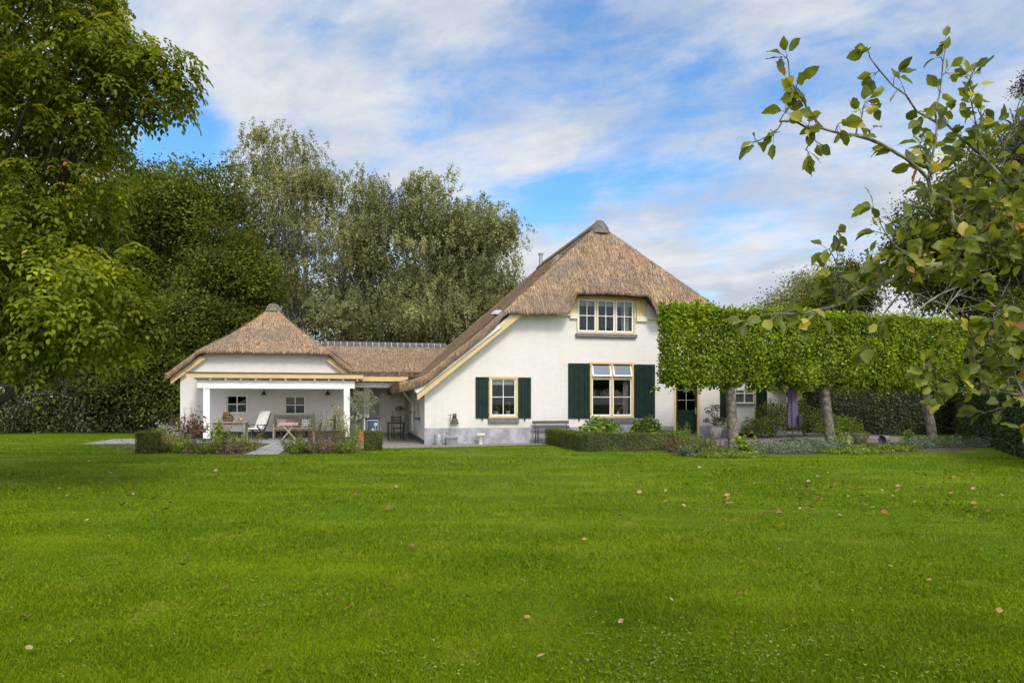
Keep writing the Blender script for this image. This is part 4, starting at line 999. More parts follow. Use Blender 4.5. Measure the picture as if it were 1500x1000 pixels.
# blue painted cabinet with white flower, olive tree in pot
cb = at(545.5, 645, 27.4); cb.z = .012
t = empty('blue_cabinet', cb, TH, 'blue grey garden cabinet with painted white flower behind the box cube', 'cabinet')
MB().box(-.28, .28, -.2, .2, .08, .88).build('carcass', MT['blue'], t, bevel=.01)
MB().box(-.32, .32, -.23, .23, .882, .92).build('cabinet_top', mat('dark_blue_top', (.03, .045, .06), .5), t, bevel=.008)
MB().box(-.25, .25, -.222, -.203, .12, .85).build('door_panel', mat('blue_panel', (.060, .095, .125), .5, .2), t, bevel=.004)
fl = MB()
for (x, z, r) in ((.12, .66, .055), (.02, .45, .045), (.13, .36, .03)):
    for k in range(6): a = k*1.047; fl.lathe([(.001, -.004), (r*.42, 0), (.001, .004)], (x+r*.75*math.cos(a), -.228, z+r*.75*math.sin(a)), 8, Matrix.Rotation(R(90), 4, 'X'))
fl.tube([(.12, -.227, .60), (.10, -.227, .4), (.06, -.227, .2)], .008, 5).tube([(.02, -.227, .41), (.08, -.227, .25)], .006, 5)
for bx in ((-.22, .22, .81, .825), (-.22, -.21, .15, .81), (.21, .22, .15, .81)): fl.box(bx[0], bx[1], -.226, -.2225, bx[2], bx[3])
fl.build('painted_flower', wp, t)
for x in (-.25, .25):
    for y in (-.17, .17): MB().box(x-.025, x+.025, y-.025, y+.025, 0, .078).build('foot', MT['blue'], t)
op = at(531, 650, 26.0); op.z = .012
t = empty('olive_pot', op, 0, 'terracotta pot at the foot of the olive tree behind the flower bed', 'pot')
MB().lathe([(.16, 0), (.22, .36), (.24, .37), (.24, .42), (.21, .41), (.20, .34), (.001, .34)], n=20).build('pot', MT['terracotta'], t, smooth=True)
t = empty('olive_tree', op+Vector((0, 0, .34)), 0, 'small grey green olive tree with round crown beside the veranda post', 'tree')
MB().tube([(0, 0, 0), (.02, 0, .35), (-.01, .02, .75), (.01, 0, 1.1)], [.03, .026, .022, .014], 7).build('trunk', MT['bark'], t, smooth=True)
n = 2100; d = rsph(n); P = d*(rng.random((n, 1))**.38)*np.array([.49, .45, .50])*(1+.22*np.sin(d[:, 0:1]*7+d[:, 2:3]*6))+np.array([0, 0, 1.17])
mobj('crown', leaf_mesh('crown', [leaf_arr(P, d+rsph(n)*.7+np.array([0, 0, .4]), rsph(n), .075, .018)]), MT['olive'], t)
# dark table and chair in the porch, flower box
td = H.w(-.85, 3.1, .012)
t = empty('porch_table', td, TH, 'small dark wooden table in the shaded porch beside the side wall', 'table')
MB().box(-.36, .36, -.28, .28, .68, .72).build('tabletop', MT['darkwood'], t, bevel=.005)
for x in (-.31, .31):
    for y in (-.23, .23): MB().box(x-.025, x+.025, y-.025, y+.025, 0, .678).build('leg', MT['darkwood'], t)
MB().box(-.28, .28, -.24, -.21, .25, .29).build('stretcher', MT['darkwood'], t)
t = empty('porch_chair', H.w(-.75, 3.9, .012), TH+R(10), 'dark wooden chair pushed behind the small porch table', 'chair')
MB().box(-.22, .22, -.22, .22, .43, .47).build('seat', MT['darkwood'], t)
for x in (-.19, .19):
    MB().box(x-.02, x+.02, -.21, -.17, 0, .428).build('leg', MT['darkwood'], t); MB().box(x-.02, x+.02, .18, .22, 0, .95).build('leg', MT['darkwood'], t)
for z in (.62, .74, .86): MB().box(-.169, .169, .19, .21, z, z+.06).build('back_slat', MT['darkwood'], t)
t = empty('flower_box', H.w(-.62, 4.5, 1.02), TH, 'grey wooden trough of purple flowers high on a stand in the porch', 'flower box')
MB().box(-.30, .30, -.12, .12, 0, .16).build('trough', MT['oldwood'], t, bevel=.005)
for x in (-.25, .25): MB().box(x-.02, x+.02, -.02, .02, -1.0, -.002).build('leg', MT['oldwood'], t)
leafball('leaves', (0, 0, .22), .20, 110, .08, .04, MT['herb'], t, sq=.5); leafball('flowers', (0, -.03, .27), .20, 70, .045, .04, MT['purplefl'], t, sq=.4)
# hand pump like tool by the right veranda post
hp_ = at(490, 648, 26.4); hp_.z = .01
t = empty('hand_pump', hp_, TH, 'dark iron garden hand pump with long curved handle left of the right veranda post', 'hand pump')
MB().lathe([(.09, 0), (.05, .05), (.045, .7), (.06, .72), (.06, .98), (.03, 1.02), (.01, 1.08)], n=12).build('barrel', MT['iron'], t, smooth=True)
MB().tube([(0, 0, 1.0), (.10, 0, 1.08), (.16, 0, .92), (.10, 0, .55)], .014, 6).build('handle', MT['iron'], t, smooth=True)
MB().tube([(-.04, 0, .85), (-.20, 0, .86), (-.22, 0, .78)], .02, 6).build('spout', MT['iron'], t, smooth=True)
# pots at the left end of the veranda
for i, (px, py, Y, mt_, r, lab) in enumerate(((237, 651, 25.0, 'terracotta', .15, 'terracotta pot with yellow flowers left of the flower bed'), (229, 648, 25.6, 'blue', .13, 'blue glazed pot beside the terracotta pot left of the veranda'))):
    p = at(px, py, Y); p.z = TZ; t = empty('plant_pot', p, 0, lab, 'pot', 'pots at the left end of the veranda')
    MB().lathe([(r*.7, 0), (r, .22), (r*1.1, .23), (r*1.1, .27), (r*.95, .26), (r*.9, .2), (.001, .2)], n=16).build('pot', MT[mt_], t, smooth=True)
    leafball('leaves', (0, 0, .36), r*1.4, 160, .09, .045, MT['herb' if i else 'yellowgreen'], t)
    if not i: leafball('flowers', (.03, -.05, .48), r, 50, .05, .045, MT['yellowfl'], t)

# ================================================================ CLIPPED BOX, HEDGES, SHRUBS
def hedge_cloud(name, boxes, n, L, Wd, mt, parent, origin, core=.06, kind='kite', jit=.03, loose=0.02, lump=.03, bottom=True, extra=None, nrand=.55):
    """leaf shell round oriented boxes (cx,cy,rz,lx,ly,z0,z1) + dark twiggy core"""
    parts = []; cb = MB(); tot = sum((b[3]+b[4])*(b[6]-b[5])*2+b[3]*b[4] for b in boxes)
    for cx, cy, rz, lx, ly, z0, z1 in boxes:
        ar = np.array([lx*(z1-z0), lx*(z1-z0), ly*(z1-z0), ly*(z1-z0), lx*ly, lx*ly*(.5 if bottom else 0)]); m = int(n*ar.sum()/tot)
        f = rng.choice(6, m, p=ar/ar.sum()); a = rng.random(m)-.5; b = rng.random(m)-.5; X = np.zeros((m, 3)); Nn = np.zeros((m, 3))
        for k, (ax, sg) in enumerate(((1, -1), (1, 1), (0, -1), (0, 1), (2, 1), (2, -1))):
            q = f == k; o1, o2 = [i for i in range(3) if i != ax]; X[q, ax] = sg*.5; X[q, o1] = a[q]; X[q, o2] = b[q]; Nn[q, ax] = sg
        dim = np.array([lx, ly, z1-z0]); X = X*dim
        ph = X+np.array([cx, cy, z0]); w_ = 1.6*vnoise(ph*2.1)+1.1*vnoise(ph*4.7+9)+.7*vnoise(ph*.8+3)
        depth = np.abs(rng.normal(size=m))*jit; sp = rng.random(m) < loose
        X = X-Nn*depth[:, None]+Nn*(w_*lump)[:, None]+Nn*(sp*rng.random(m)*.10)[:, None]
        c, s = math.cos(rz), math.sin(rz); Rm = np.array([[c, -s, 0], [s, c, 0], [0, 0, 1]])
        Xw = X@Rm.T+np.array([cx-origin[0], cy-origin[1], (z0+z1)/2-origin[2]]); Nw = Nn@Rm.T
        Dv = Nw*.55+rsph(m)*.8+np.array([0, 0, -.15]); Nv = Nw+rsph(m)*nrand+np.array([0, 0, .35])
        t = np.clip(.45+.22*rng.normal(size=m)+.06*w_, 0, 1)
        parts.append(leaf_arr(Xw, Dv, Nv, L*(.6+.8*rng.random(m)), Wd*(.6+.8*rng.random(m)), kind, t))
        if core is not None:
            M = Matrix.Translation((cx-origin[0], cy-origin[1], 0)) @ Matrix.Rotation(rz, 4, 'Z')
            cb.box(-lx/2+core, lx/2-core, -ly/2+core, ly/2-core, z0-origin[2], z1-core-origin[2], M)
    parts += extra or []
    o = mobj(name, leaf_mesh(name, parts), mt, parent)
    return o, (cb if core is not None else None)
def hedge(name, loc, boxes, n, L, Wd, mt, label, cat, group=None, part='foliage', coremat=None, **kw):
    t = empty(name, loc, 0, label, cat, group)
    o, cb = hedge_cloud(part, boxes, n, L, Wd, mt, t, loc, **kw)
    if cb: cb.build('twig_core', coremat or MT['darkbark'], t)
    return t
lc = at(210.5, 665, 20.6); lc.z = 0
hedge('box_cube', lc, [(lc.x, lc.y+.3, TH, .62, .62, 0, .66)], 5200, .034, .022, MT['boxleaf'], 'clipped box cube at the left corner of the flower bed', 'topiary', 'clipped box cubes', lump=.012, jit=.02, core=.05)
rc_ = at(544, 660, 21.9); rc_.z = 0
hedge('box_cube', rc_, [(rc_.x, rc_.y+.27, TH, .56, .56, 0, .62)], 4800, .034, .022, MT['boxleaf'], 'clipped box cube in front of the blue cabinet beside the gravel', 'topiary', 'clipped box cubes', lump=.010, jit=.018, core=.05)
# low U shaped hedge round the hydrangea bed
def hb(u0, u1, v0, v1, z1): p = H.w((u0+u1)/2, (v0+v1)/2); return (p.x, p.y, TH, u1-u0, v1-v0, 0, z1)
hedge('box_hedge', H.w(5.5, -4.5), [hb(4.62, 8.15, -4.72, -4.18, .57), hb(4.42, 5.0, -4.62, -.55, .56), hb(7.65, 8.2, -4.6, -2.6, .56)], 36000, .036, .022, MT['boxleaf'], 'low clipped box hedge around the hydrangeas below the big window', 'hedge', lump=.014, jit=.022, core=.06)

def bush(name, base, label, cat, r, h, n, L, Wd, mt, group=None, kind='leaf', stem=MT['brownstem'], sq=1.0, flowers=None, low=False, stems=9):
    t = empty(name, base, 0, label, cat, group)
    d = rsph(n)
    if not low: d[:, 2] = np.abs(d[:, 2])*1.0-.25*rng.random(n)
    rr = (1-.5*rng.random(n)**2)*(1+.26*vnoise(d*2.2+base[0])+.14*vnoise(d*5+base[0]))
    P = d*rr[:, None]*np.array([r, r*sq, h*(.54 if low else .62)])+np.array([0, 0, h*(.47 if low else .36)]); P[:, 2] = np.where(P[:, 2] < .03, .03+.5*rng.random(n)*low, P[:, 2])
    mobj('leaves', leaf_mesh('leaves', [leaf_arr(P, d*.8+rsph(n)*.7+np.array([0, 0, -.1]), d+rsph(n)*.5+np.array([0, 0, .6]), L*(.6+.8*rng.random(n)), Wd*(.6+.8*rng.random(n)), kind)]), mt, t)
    mb = MB()
    for i in range(stems): a = rng.random()*6.28; q = .35+.45*rng.random(); mb.tube([(0, 0, 0), (r*q*.5*math.cos(a), r*q*.5*math.sin(a), h*.4), (r*q*math.cos(a), r*q*math.sin(a), h*.8)], [.012, .009, .004], 5)
    mb.build('stems', stem, t)
    if flowers:
        fm_, nf, fr_ = flowers; prt = []
        for i in range(nf):
            dd = rsph(1)[0]; dd[2] = abs(dd[2])*.8+.25; c = dd/np.linalg.norm(dd)*np.array([r, r*sq, h*.62])*.98+np.array([0, 0, h*.36]); k = 30; q = rsph(k)
            prt.append(leaf_arr(c+q*fr_*np.array([1, 1, .7]), q, rsph(k), fr_*.6, fr_*.5))
        for pr in prt: mobj('flower_head', leaf_mesh('flower_head', [pr]), fm_, t)
    return t
def gp(px, py, Y=None, z=0.0):
    Y = Y or EYE*F/(py-HOR); p = at(px, py, Y); p.z = z; return p
bush('hydrangea_bush', gp(880, 0, 23.6), 'bright green hydrangea bush rising behind the low box hedge', 'shrub', .66, 1.08, 1000, .13, .095, MT['hydleaf'], 'hydrangeas in the box hedge bed')
bush('hydrangea_bush', gp(946, 0, 24.0), 'hydrangea bush with faded pinkish flower heads right of the green one', 'shrub', .55, 1.06, 760, .12, .085, MT['hydleaf'], 'hydrangeas in the box hedge bed', flowers=(MT['darkfl'], 14, .08))

# --- perennials
def herb(name, px, py, h, r, label, n_st=12, leaf='herb', L=.09, Wd=.035, per=16, flower=None, fr_=.05, nf=None, cat='plant', group=None, stem='stem', lean=.35, Y=None, droop=-.1, z=0.0):
    p = gp(px, py, Y, z); t = empty(name, p, 0, label, cat, group); mb = MB(); prt = []; fl = []
    for i in range(n_st):
        a = rng.random()*6.28; q = r*math.sqrt(rng.random()); hh = h*(.55+.45*rng.random()); b = Vector((q*.55*math.cos(a), q*.55*math.sin(a), 0)); e = Vector((q*(1+lean)*math.cos(a), q*(1+lean)*math.sin(a), hh)); m_ = (b+e)/2+Vector((rng.normal()*.03, rng.normal()*.03, .03))
        mb.tube([b, m_, e], [.007, .005, .003], 4, cap=False)
        k = per; tt = rng.random(k)**.8; P = np.array(b)+(np.array(e)-np.array(b))*tt[:, None]+rng.normal(size=(k, 3))*.02
        dd = rsph(k); dd[:, 2] = dd[:, 2]*.4+droop; prt.append(leaf_arr(P, dd, np.array([0, 0, 1.0])+rsph(k)*.5, L*(1.2-.6*tt)*(.7+.6*rng.random(k)), Wd*(1.2-.6*tt), 'leaf'))
        if flower and (nf is None or i < nf): k = 24; q_ = rsph(k); fl.append(leaf_arr(np.array(e)+q_*fr_*np.array([1, 1, .6]), q_, rsph(k), fr_*.75, fr_*.6))
    mb.build('stems', MT[stem], t); mobj('leaves', leaf_mesh('leaves', prt), MT[leaf], t)
    for pr in fl: mobj('flower_head', leaf_mesh('flower_head', [pr]), MT[flower], t)
    return t
HB = [ # left bed
 ('perennial_plant', 268, 655, 1.25, .42, 'tall brown fading perennial left of the left veranda post', dict(leaf='drybrown', stem='brownstem', n_st=22, per=18, L=.08)),
 ('perennial_plant', 283, 661, .95, .30, 'rust brown flat headed sedum in front of the left veranda post', dict(leaf='drybrown', stem='brownstem', flower='redleaf', fr_=.11, n_st=12, per=14)),
 ('perennial_plant', 252, 657, .78, .30, 'plant with cream hydrangea like flower heads beside the terracotta pot', dict(leaf='herb', flower='whitefl', fr_=.08, n_st=10)),
 ('perennial_plant', 257, 663, .48, .34, 'low yellow flowering perennial at the front left of the bed', dict(leaf='yellowgreen', flower='yellowfl', fr_=.05, n_st=14, per=20)),
 ('climbing_plant', 315, 661, .95, .20, 'upright leafy green vine right of the left veranda post', dict(leaf='yellowgreen', n_st=7, per=26, L=.13, Wd=.085)),
 ('climbing_plant', 327, 659, .70, .22, 'green leafy plant under the wooden table with pink blooms', dict(leaf='herb', n_st=9, per=24, L=.10, Wd=.06, flower='pinkfl', fr_=.05, nf=3)),
 ('perennial_plant', 347, 661, .72, .20, 'yellow green leafy stems in front of the wooden table leg', dict(leaf='yellowgreen', n_st=8, per=22, L=.10, Wd=.05)),
 ('perennial_plant', 365, 660, .55, .42, 'low straggly brownish perennial beside the garden path', dict(leaf='herb', stem='brownstem', n_st=18, per=18, flower='redleaf', fr_=.03, nf=5)),
 ('perennial_plant', 238, 663, .42, .28, 'low bushy green perennial next to the left box cube', dict(leaf='herb', n_st=14, per=18)),
 ('perennial_plant', 300, 664, .45, .42, 'low dense green plant at the foot of the left veranda post', dict(leaf='herb', n_st=22, per=20, stem='brownstem')),
 ('perennial_plant', 336, 664, .40, .40, 'low grey brown ground plant along the front of the left bed', dict(leaf='drybrown', n_st=20, per=18, stem='brownstem')),
 # right bed
 ('perennial_plant', 428, 661, .60, .34, 'loose perennial with orange tips right of the garden path', dict(leaf='herb', stem='brownstem', n_st=16, per=18, flower='redleaf', fr_=.03, nf=6)),
 ('perennial_plant', 452, 658, .95, .40, 'wispy brown stemmed perennial in the middle of the right bed', dict(leaf='drybrown', stem='brownstem', n_st=34, per=14, L=.055, Wd=.016)),
 ('perennial_plant', 470, 653, 1.15, .30, 'airy green perennial with many thin branches behind the wispy one', dict(leaf='herb', n_st=16, per=18, L=.075)),
 ('perennial_plant', 490, 655, 1.30, .16, 'tall green stalk with yellowish flat flower head by the hand pump', dict(leaf='herb', n_st=4, per=22, flower='yellowfl', fr_=.10, L=.10)),
 ('perennial_plant', 487, 660, .75, .38, 'bushy brown seed head plant at the front of the right bed', dict(leaf='drybrown', stem='brownstem', n_st=34, per=15, L=.05, Wd=.018)),
 ('perennial_plant', 511, 658, .90, .34, 'green perennial with yellowing leaves left of the right box cube', dict(leaf='yellowgreen', n_st=16, per=18)),
 ('perennial_plant', 516, 655, 1.02, .26, 'plant with cream and purple blooms in front of the olive pot', dict(leaf='herb', n_st=10, per=16, flower='whitefl', fr_=.085, nf=4)),
 ('perennial_plant', 440, 664, .36, .45, 'low green mat forming plant along the right bed edge', dict(leaf='groundcover', n_st=24, per=20)),
 ('perennial_plant', 466, 664, .34, .45, 'low brownish mat plant in the middle of the right bed edge', dict(leaf='drybrown', n_st=24, per=18, stem='brownstem')),
 ('perennial_plant', 504, 663, .34, .42, 'low green mat plant touching the right box cube', dict(leaf='herb', n_st=24, per=20)),
 # beds by the terrace on the right
 ('fern_plant', 998, 659, .85, .26, 'upright yellow green fern at the right end of the box hedge', dict(leaf='yellowgreen', n_st=16, per=34, L=.085, Wd=.022)),
 ('fern_plant', 990, 663, .50, .36, 'reddish brown low fern in front of the box hedge end', dict(leaf='redleaf', stem='brownstem', n_st=18, per=20, L=.07)),
 ('fern_plant', 1008, 662, .62, .26, 'arching pale fern between hedge end and terrace', dict(leaf='yellowgreen', n_st=13, per=34, L=.08, Wd=.02, lean=.8)),
 ('perennial_plant', 1030, 663, .55, .40, 'brownish green loose perennial on the terrace edge left of the first lime trunk', dict(leaf='herb', stem='brownstem', n_st=22, per=18, flower='redleaf', fr_=.025, nf=6)),
 ('perennial_plant', 1012, 667, .30, .42, 'low blue green plant in front of the ferns', dict(leaf='lavender', n_st=20, per=20)),
 ('perennial_plant', 1053, 668, .28, .45, 'low green plant at the foot of the first lime trunk', dict(leaf='groundcover', n_st=22, per=20)),
 ('leafy_shoot', 1094, 666, .62, .26, 'bright green large leaved shoots right of the first lime trunk', dict(leaf='yellowgreen', n_st=9, per=16, L=.16, Wd=.13)),
 ('leafy_shoot', 1232, 657, .72, .16, 'bright green climbing shoot at the foot of the second lime trunk', dict(leaf='yellowgreen', n_st=6, per=15, L=.15, Wd=.12)),
 ('leafy_shoot', 1333, 649, .55, .12, 'single green shoot left of the third lime trunk', dict(leaf='herb', n_st=4, per=14, L=.15, Wd=.08)),
 ('perennial_plant', 1258, 650, .50, .30, 'small mixed green plant right of the second lime trunk', dict(leaf='herb', n_st=14, per=18)),
]
for nm, px, py, h, r, lab, kw in HB:
    kw = dict(kw); kw['n_st'] = int(kw['n_st']*1.5)
    herb(nm, px, py, h*1.12, r*1.1, lab, group='perennials in the beds' if nm == 'perennial_plant' else None, **kw)
# low mats: catmint and groundcover
def matplant(name, label, pts, h, n, L, Wd, leaf, z=0.0, cat='ground cover'):
    """pts: list of (x,y,r) patches"""
    o0 = Vector((pts[0][0], pts[0][1], z)); t = empty(name, o0, 0, label, cat); prt = []
    w_ = np.array([p[2]**2 for p in pts]); w_ = w_/w_.sum()
    for (x, y, r), ww in zip(pts, w_):
        m = int(n*ww); a = rng.random(m)*6.283; q = np.sqrt(rng.random(m)); top = h*np.sqrt(np.maximum(.05, 1-q**2))*(.75+.25*np.sin(a*3+x*5)); zz = top*rng.random(m)**.5
        P = np.stack([x-o0.x+r*q*np.cos(a), y-o0.y+r*q*np.sin(a), zz], 1); d = rsph(m); d[:, 2] = np.abs(d[:, 2])+.3
        prt.append(leaf_arr(P, d, rsph(m)+np.array([0, 0, .6]), L*(.6+.8*rng.random(m)), Wd, 'kite'))
    mobj('foliage', leaf_mesh('foliage', prt), MT[leaf], t); return t
def line(px0, py0, px1, py1, n, r):
    a, b = gp(px0, py0), gp(px1, py1); return [(a.x+(b.x-a.x)*i/(n-1)+rng.normal()*.1, a.y+(b.y-a.y)*i/(n-1)+rng.normal()*.12, r*(.8+.4*rng.random())) for i in range(n)]
matplant('catmint_bed', 'grey green catmint clumps between the first and second lime trunk', line(1112, 664, 1222, 661, 9, .42)+line(1120, 659, 1215, 657, 7, .38), .40, 9000, .065, .022, 'lavender')
matplant('catmint_bed', 'grey green catmint clumps around the third lime trunk', line(1330, 655, 1385, 655, 6, .45)+line(1400, 652, 1440, 655, 4, .4), .42, 6000, .065, .022, 'lavender')
matplant('ground_ivy', 'yellow green low ground cover between second and third lime trunk', line(1228, 664, 1330, 660, 12, .42)+line(1240, 659, 1320, 656, 8, .40), .16, 9000, .06, .045, 'groundcover')
matplant('ground_ivy', 'short green plants edging the lawn left of the first lime trunk', line(1030, 669, 1110, 670, 8, .32), .16, 3500, .055, .04, 'groundcover')
# shrubs against the house on the right, behind the limes
bush('rose_bush', H.w(13.9, -.7, 0), 'loose shrub with small red flowers against the right end of the farmhouse', 'shrub', .75, 1.75, 1500, .09, .05, MT['herb'], flowers=(MT['pinkfl'], 6, .05))
bush('rose_bush', H.w(13.0, -1.0, 0), 'low dense shrub beside the bay window', 'shrub', .7, .95, 1200, .08, .045, MT['herb'])
bush('rose_bush', H.w(15.6, -.4, 0), 'yellowish green shrub behind the folded parasol', 'shrub', .8, 1.5, 1400, .09, .05, MT['herb'], flowers=(MT['pinkfl'], 4, .05))
bush('rose_bush', H.w(17.6, .2, 0), 'bushy green shrub at the far right corner of the farmhouse', 'shrub', .9, 1.0, 1400, .09, .05, MT['yellowgreen'])
herb('wall_climber', 291, 640, 1.75, .22, 'thin dark climber on the white wall left of the left veranda post', leaf='shrub', n_st=6, per=20, L=.10, Wd=.05, Y=28.6, stem='brownstem')
p = gp(1177, 0, 36.0)
hedge('low_hedge', p, [(p.x, p.y, TH, 4.5, .7, 0, 1.45)], 5000, .09, .06, MT['hedgeleaf'], 'lower distant hedge seen past the parasol', 'hedge', core=.08)
# tall hornbeam hedge: back run and the return towards the camera
a_, b_ = gp(1188, 0, 31.0), Vector((23.5, 34.0, 0))
ang = math.atan2(b_.y-a_.y, b_.x-a_.x); m_ = (a_+b_)/2
hedge('tall_hedge', m_, [(m_.x, m_.y, ang, (b_-a_).length, 1.0, 0, 2.24)], 26000, .085, .055, MT['hedgeleaf'], 'tall clipped hornbeam hedge running behind the lime trunks', 'hedge', core=.10, jit=.06, lump=.02, loose=.05)
a_, b_ = Vector((22.9, 35.0, 0)), Vector((12.9, 15.2, 0))
ang = math.atan2(b_.y-a_.y, b_.x-a_.x); m_ = (a_+b_)/2
hedge('tall_hedge', m_, [(m_.x, m_.y, ang, (b_-a_).length, 1.1, 0, 2.25)], 52000, .08, .052, MT['hedgeleaf'], 'tall clipped hedge along the right side of the lawn coming towards the viewer', 'hedge', core=.10, jit=.06, lump=.02, loose=.05)

# ================================================================ PLEACHED LIMES
TR = [gp(1074, 656), gp(1216, 651), gp(1366, 646, 27.0)]
axis = (TR[2]-TR[0]).normalized(); la = math.atan2(axis.y, axis.x)
ends_ = [-2.75, (TR[1]-TR[0]).length*.5, (TR[1]-TR[0]).length+(TR[2]-TR[1]).length*.5, (TR[2]-TR[0]).length+1.3]
labs = ['leftmost pleached lime with flat clipped crown in front of the door', 'middle pleached lime with split bark and green shoot at its foot', 'rightmost pleached lime with hollow trunk before the tall hedge']
for i in range(3):
    b = TR[i]; t = empty('pleached_lime', b, 0, labs[i], 'tree', 'pleached limes')
    s0, s1 = ends_[i], ends_[i+1]; pos = TR[0]+axis*(s0+s1)/2; tb_ = (b-TR[0]).dot(axis)
    zb_, zt_ = 2.2, 4.66+.05*i
    r_ = .175
    pts = [(0, 0, -.05), (.02, 0, .15), (-.03-.04*i, .02, .9), (-.06-.09*i, .02, 1.6), (-.14-.12*i, 0, 2.4), (-.14, 0, 3.6), (-.08, 0, 4.4)]
    mb = MB(); mb.tube(pts, [r_*1.25, r_*1.08, r_*.95, r_*.92, r_*.95, r_*.55, r_*.25], 12)
    o = mb.build('trunk', MT['limebark'], t, smooth=True)
    for v in o.data.vertices: v.co += Vector((math.sin(v.co.z*9+v.co.y*30)*.012, math.cos(v.co.z*7+v.co.x*30)*.012, 0))
    bx = [(pos.x, pos.y, la, s1-s0+.1, .72, zb_, zt_)]
    # arms
    am = MB()
    for z in (2.35, 2.9, 3.5, 4.1, 4.6):
        for e in (s0-tb_, s1-tb_):
            q = axis*e*.95; am.tube([(-.08, 0, z-.12), (q.x*.3, q.y*.3, z), (q.x, q.y, z+.05)], [.05, .035, .012], 6)
    for k in range(70):
        e = (s0-tb_)+(s1-s0)*rng.random(); z = zb_+(zt_-zb_)*rng.random(); q = axis*e; dv = Vector((rng.normal()*.25, -.25+rng.normal()*.25, .25*rng.random())); am.tube([(q.x, q.y, z), (q.x+dv.x, q.y+dv.y, z+dv.z)], [.012, .005], 4)
    am.build('branches', MT['darkbark'], t)
    m = 70; al = s0-tb_+(s1-s0)*rng.random(m); sh = np.array([tuple(axis*a) for a in al])+np.stack([rng.normal(size=m)*.22, rng.normal(size=m)*.22, np.where(rng.random(m) < .6, zb_-.02, zt_)], 1)
    dn = np.where(sh[:, 2] > 3, 1.0, -1.0); per = 12; qq = np.repeat(sh, per, 0)+np.stack([rng.normal(size=m*per)*.07, rng.normal(size=m*per)*.07, np.repeat(dn*(.10+.22*rng.random(m)), per)*rng.random(m*per)], 1)
    ex_ = [leaf_arr(qq, rsph(m*per)+np.array([0, 0, -.3]), rsph(m*per)+np.array([0, -.4, .5]), .10*(.6+.8*rng.random(m*per)), .08, 'leaf')]
    hh = hedge_cloud('crown', bx, 21000, .092, .074, MT['limeleaf'], t, tuple(b), extra=ex_, nrand=1.0, core=None, kind='leaf', jit=.20, loose=.16, lump=.06)[0]

# ================================================================ TREES
def LB(px, py, rx, rz, Y, ry=None):
    """crown lobe: centre in the photograph at distance Y, half sizes in photo pixels -> metres"""
    c = at(px, py, Y); return (c.x, c.y, c.z, rx*Y/F, (ry if ry else rx*Y/F), rz*Y/F)
def clumps(lobes, n, shell=.5, hier=0, hs=1.0):
    lo = np.array(lobes); vol = (lo[:, 3]*lo[:, 4]*lo[:, 5])**.8; k = rng.choice(len(lo), n, p=vol/vol.sum())
    d = rsph(n); r = (shell**3+(1-shell**3)*rng.random(n))**(1/3)
    r = r*(1+.30*vnoise(d*2.6+k[:, None]*7.3)+.16*vnoise(d*6+k[:, None]*3.1))
    c = lo[k, :3]+d*lo[k, 3:]*r[:, None]
    if hier:                                                # gather the clumps on leafy boughs
        m = max(6, n//hier); j = rng.integers(0, m, n); sz = hs*(.10+.12*rng.random(m))
        c = c[j]+rng.normal(size=(n, 3))*(lo[k[j], 3:].mean(1)*sz[j]*1.6)[:, None]*np.array([1, 1, .7]); d = unit(d[j]+.35*rsph(n)); kk = k[j]
        e = (c-lo[kk, :3])/lo[kk, 3:]; el = np.linalg.norm(e, axis=1, keepdims=True); c = np.where(el > 1.04, lo[kk, :3]+e/el*lo[kk, 3:]*(1.04-.10*rng.random((n, 1))), c)
    return c, d
def cloud(cs, ds, per, cr, L, Wd, kind='kite', droop=-.25, flat=.55, base=None, up=.55, outw=.5):
    n = len(cs)*per; c = np.repeat(cs, per, 0); d = np.repeat(ds, per, 0); size = np.repeat(.6+.8*rng.random(len(cs)), per)
    off = rng.normal(size=(n, 3))*cr*np.array([1, 1, flat])*size[:, None]*.6
    P = c+off
    Dv = unit(off+1e-6)*.6+rsph(n)*.7+d*.3+np.array([0, 0, droop]); Nv = d*outw+rsph(n)*.6+np.array([0, 0, up])
    t = np.clip(np.repeat(.42+.16*rng.normal(size=len(cs)), per)+.16*rng.normal(size=n), 0, 1); t = np.where(rng.random(n) < .012, .99, np.minimum(t, .93))
    if base is not None: P = P-np.array(base)
    return leaf_arr(P, Dv, Nv, L*(.6+.8*rng.random(n)), Wd*(.6+.8*rng.random(n)), kind, t)
def limbs(mb, trunk, tips, r0, base, n=6, sag=.08, h0=.25):
    """curved limbs from the trunk line to the given tips (world)"""
    zb = trunk[0][2]; zt = trunk[-1][2]
    for tp in tips:
        tp = Vector(tp)-Vector(base); f = min(.95, max(h0, (tp.z-zb)/(zt-zb)*.75-.05)); i = f*(len(trunk)-1); k = int(i); s = Vector(trunk[k]).lerp(Vector(trunk[min(k+1, len(trunk)-1)]), i-k)
        pts = []; L = (tp-s).length
        for j in range(n): q = j/(n-1); p = s.lerp(tp, q); p.z += sag*L*math.sin(q*math.pi)*(1 if tp.z > s.z else -.3); p.x += .04*L*math.sin(q*7+tp.x); p.y += .04*L*math.sin(q*6+tp.z); pts.append(p)
        mb.tube(pts, [r0*(1-q*.85)*(.5+.5*min(1, L/6)) for q in [j/(n-1) for j in range(n)]], 5, cap=False)
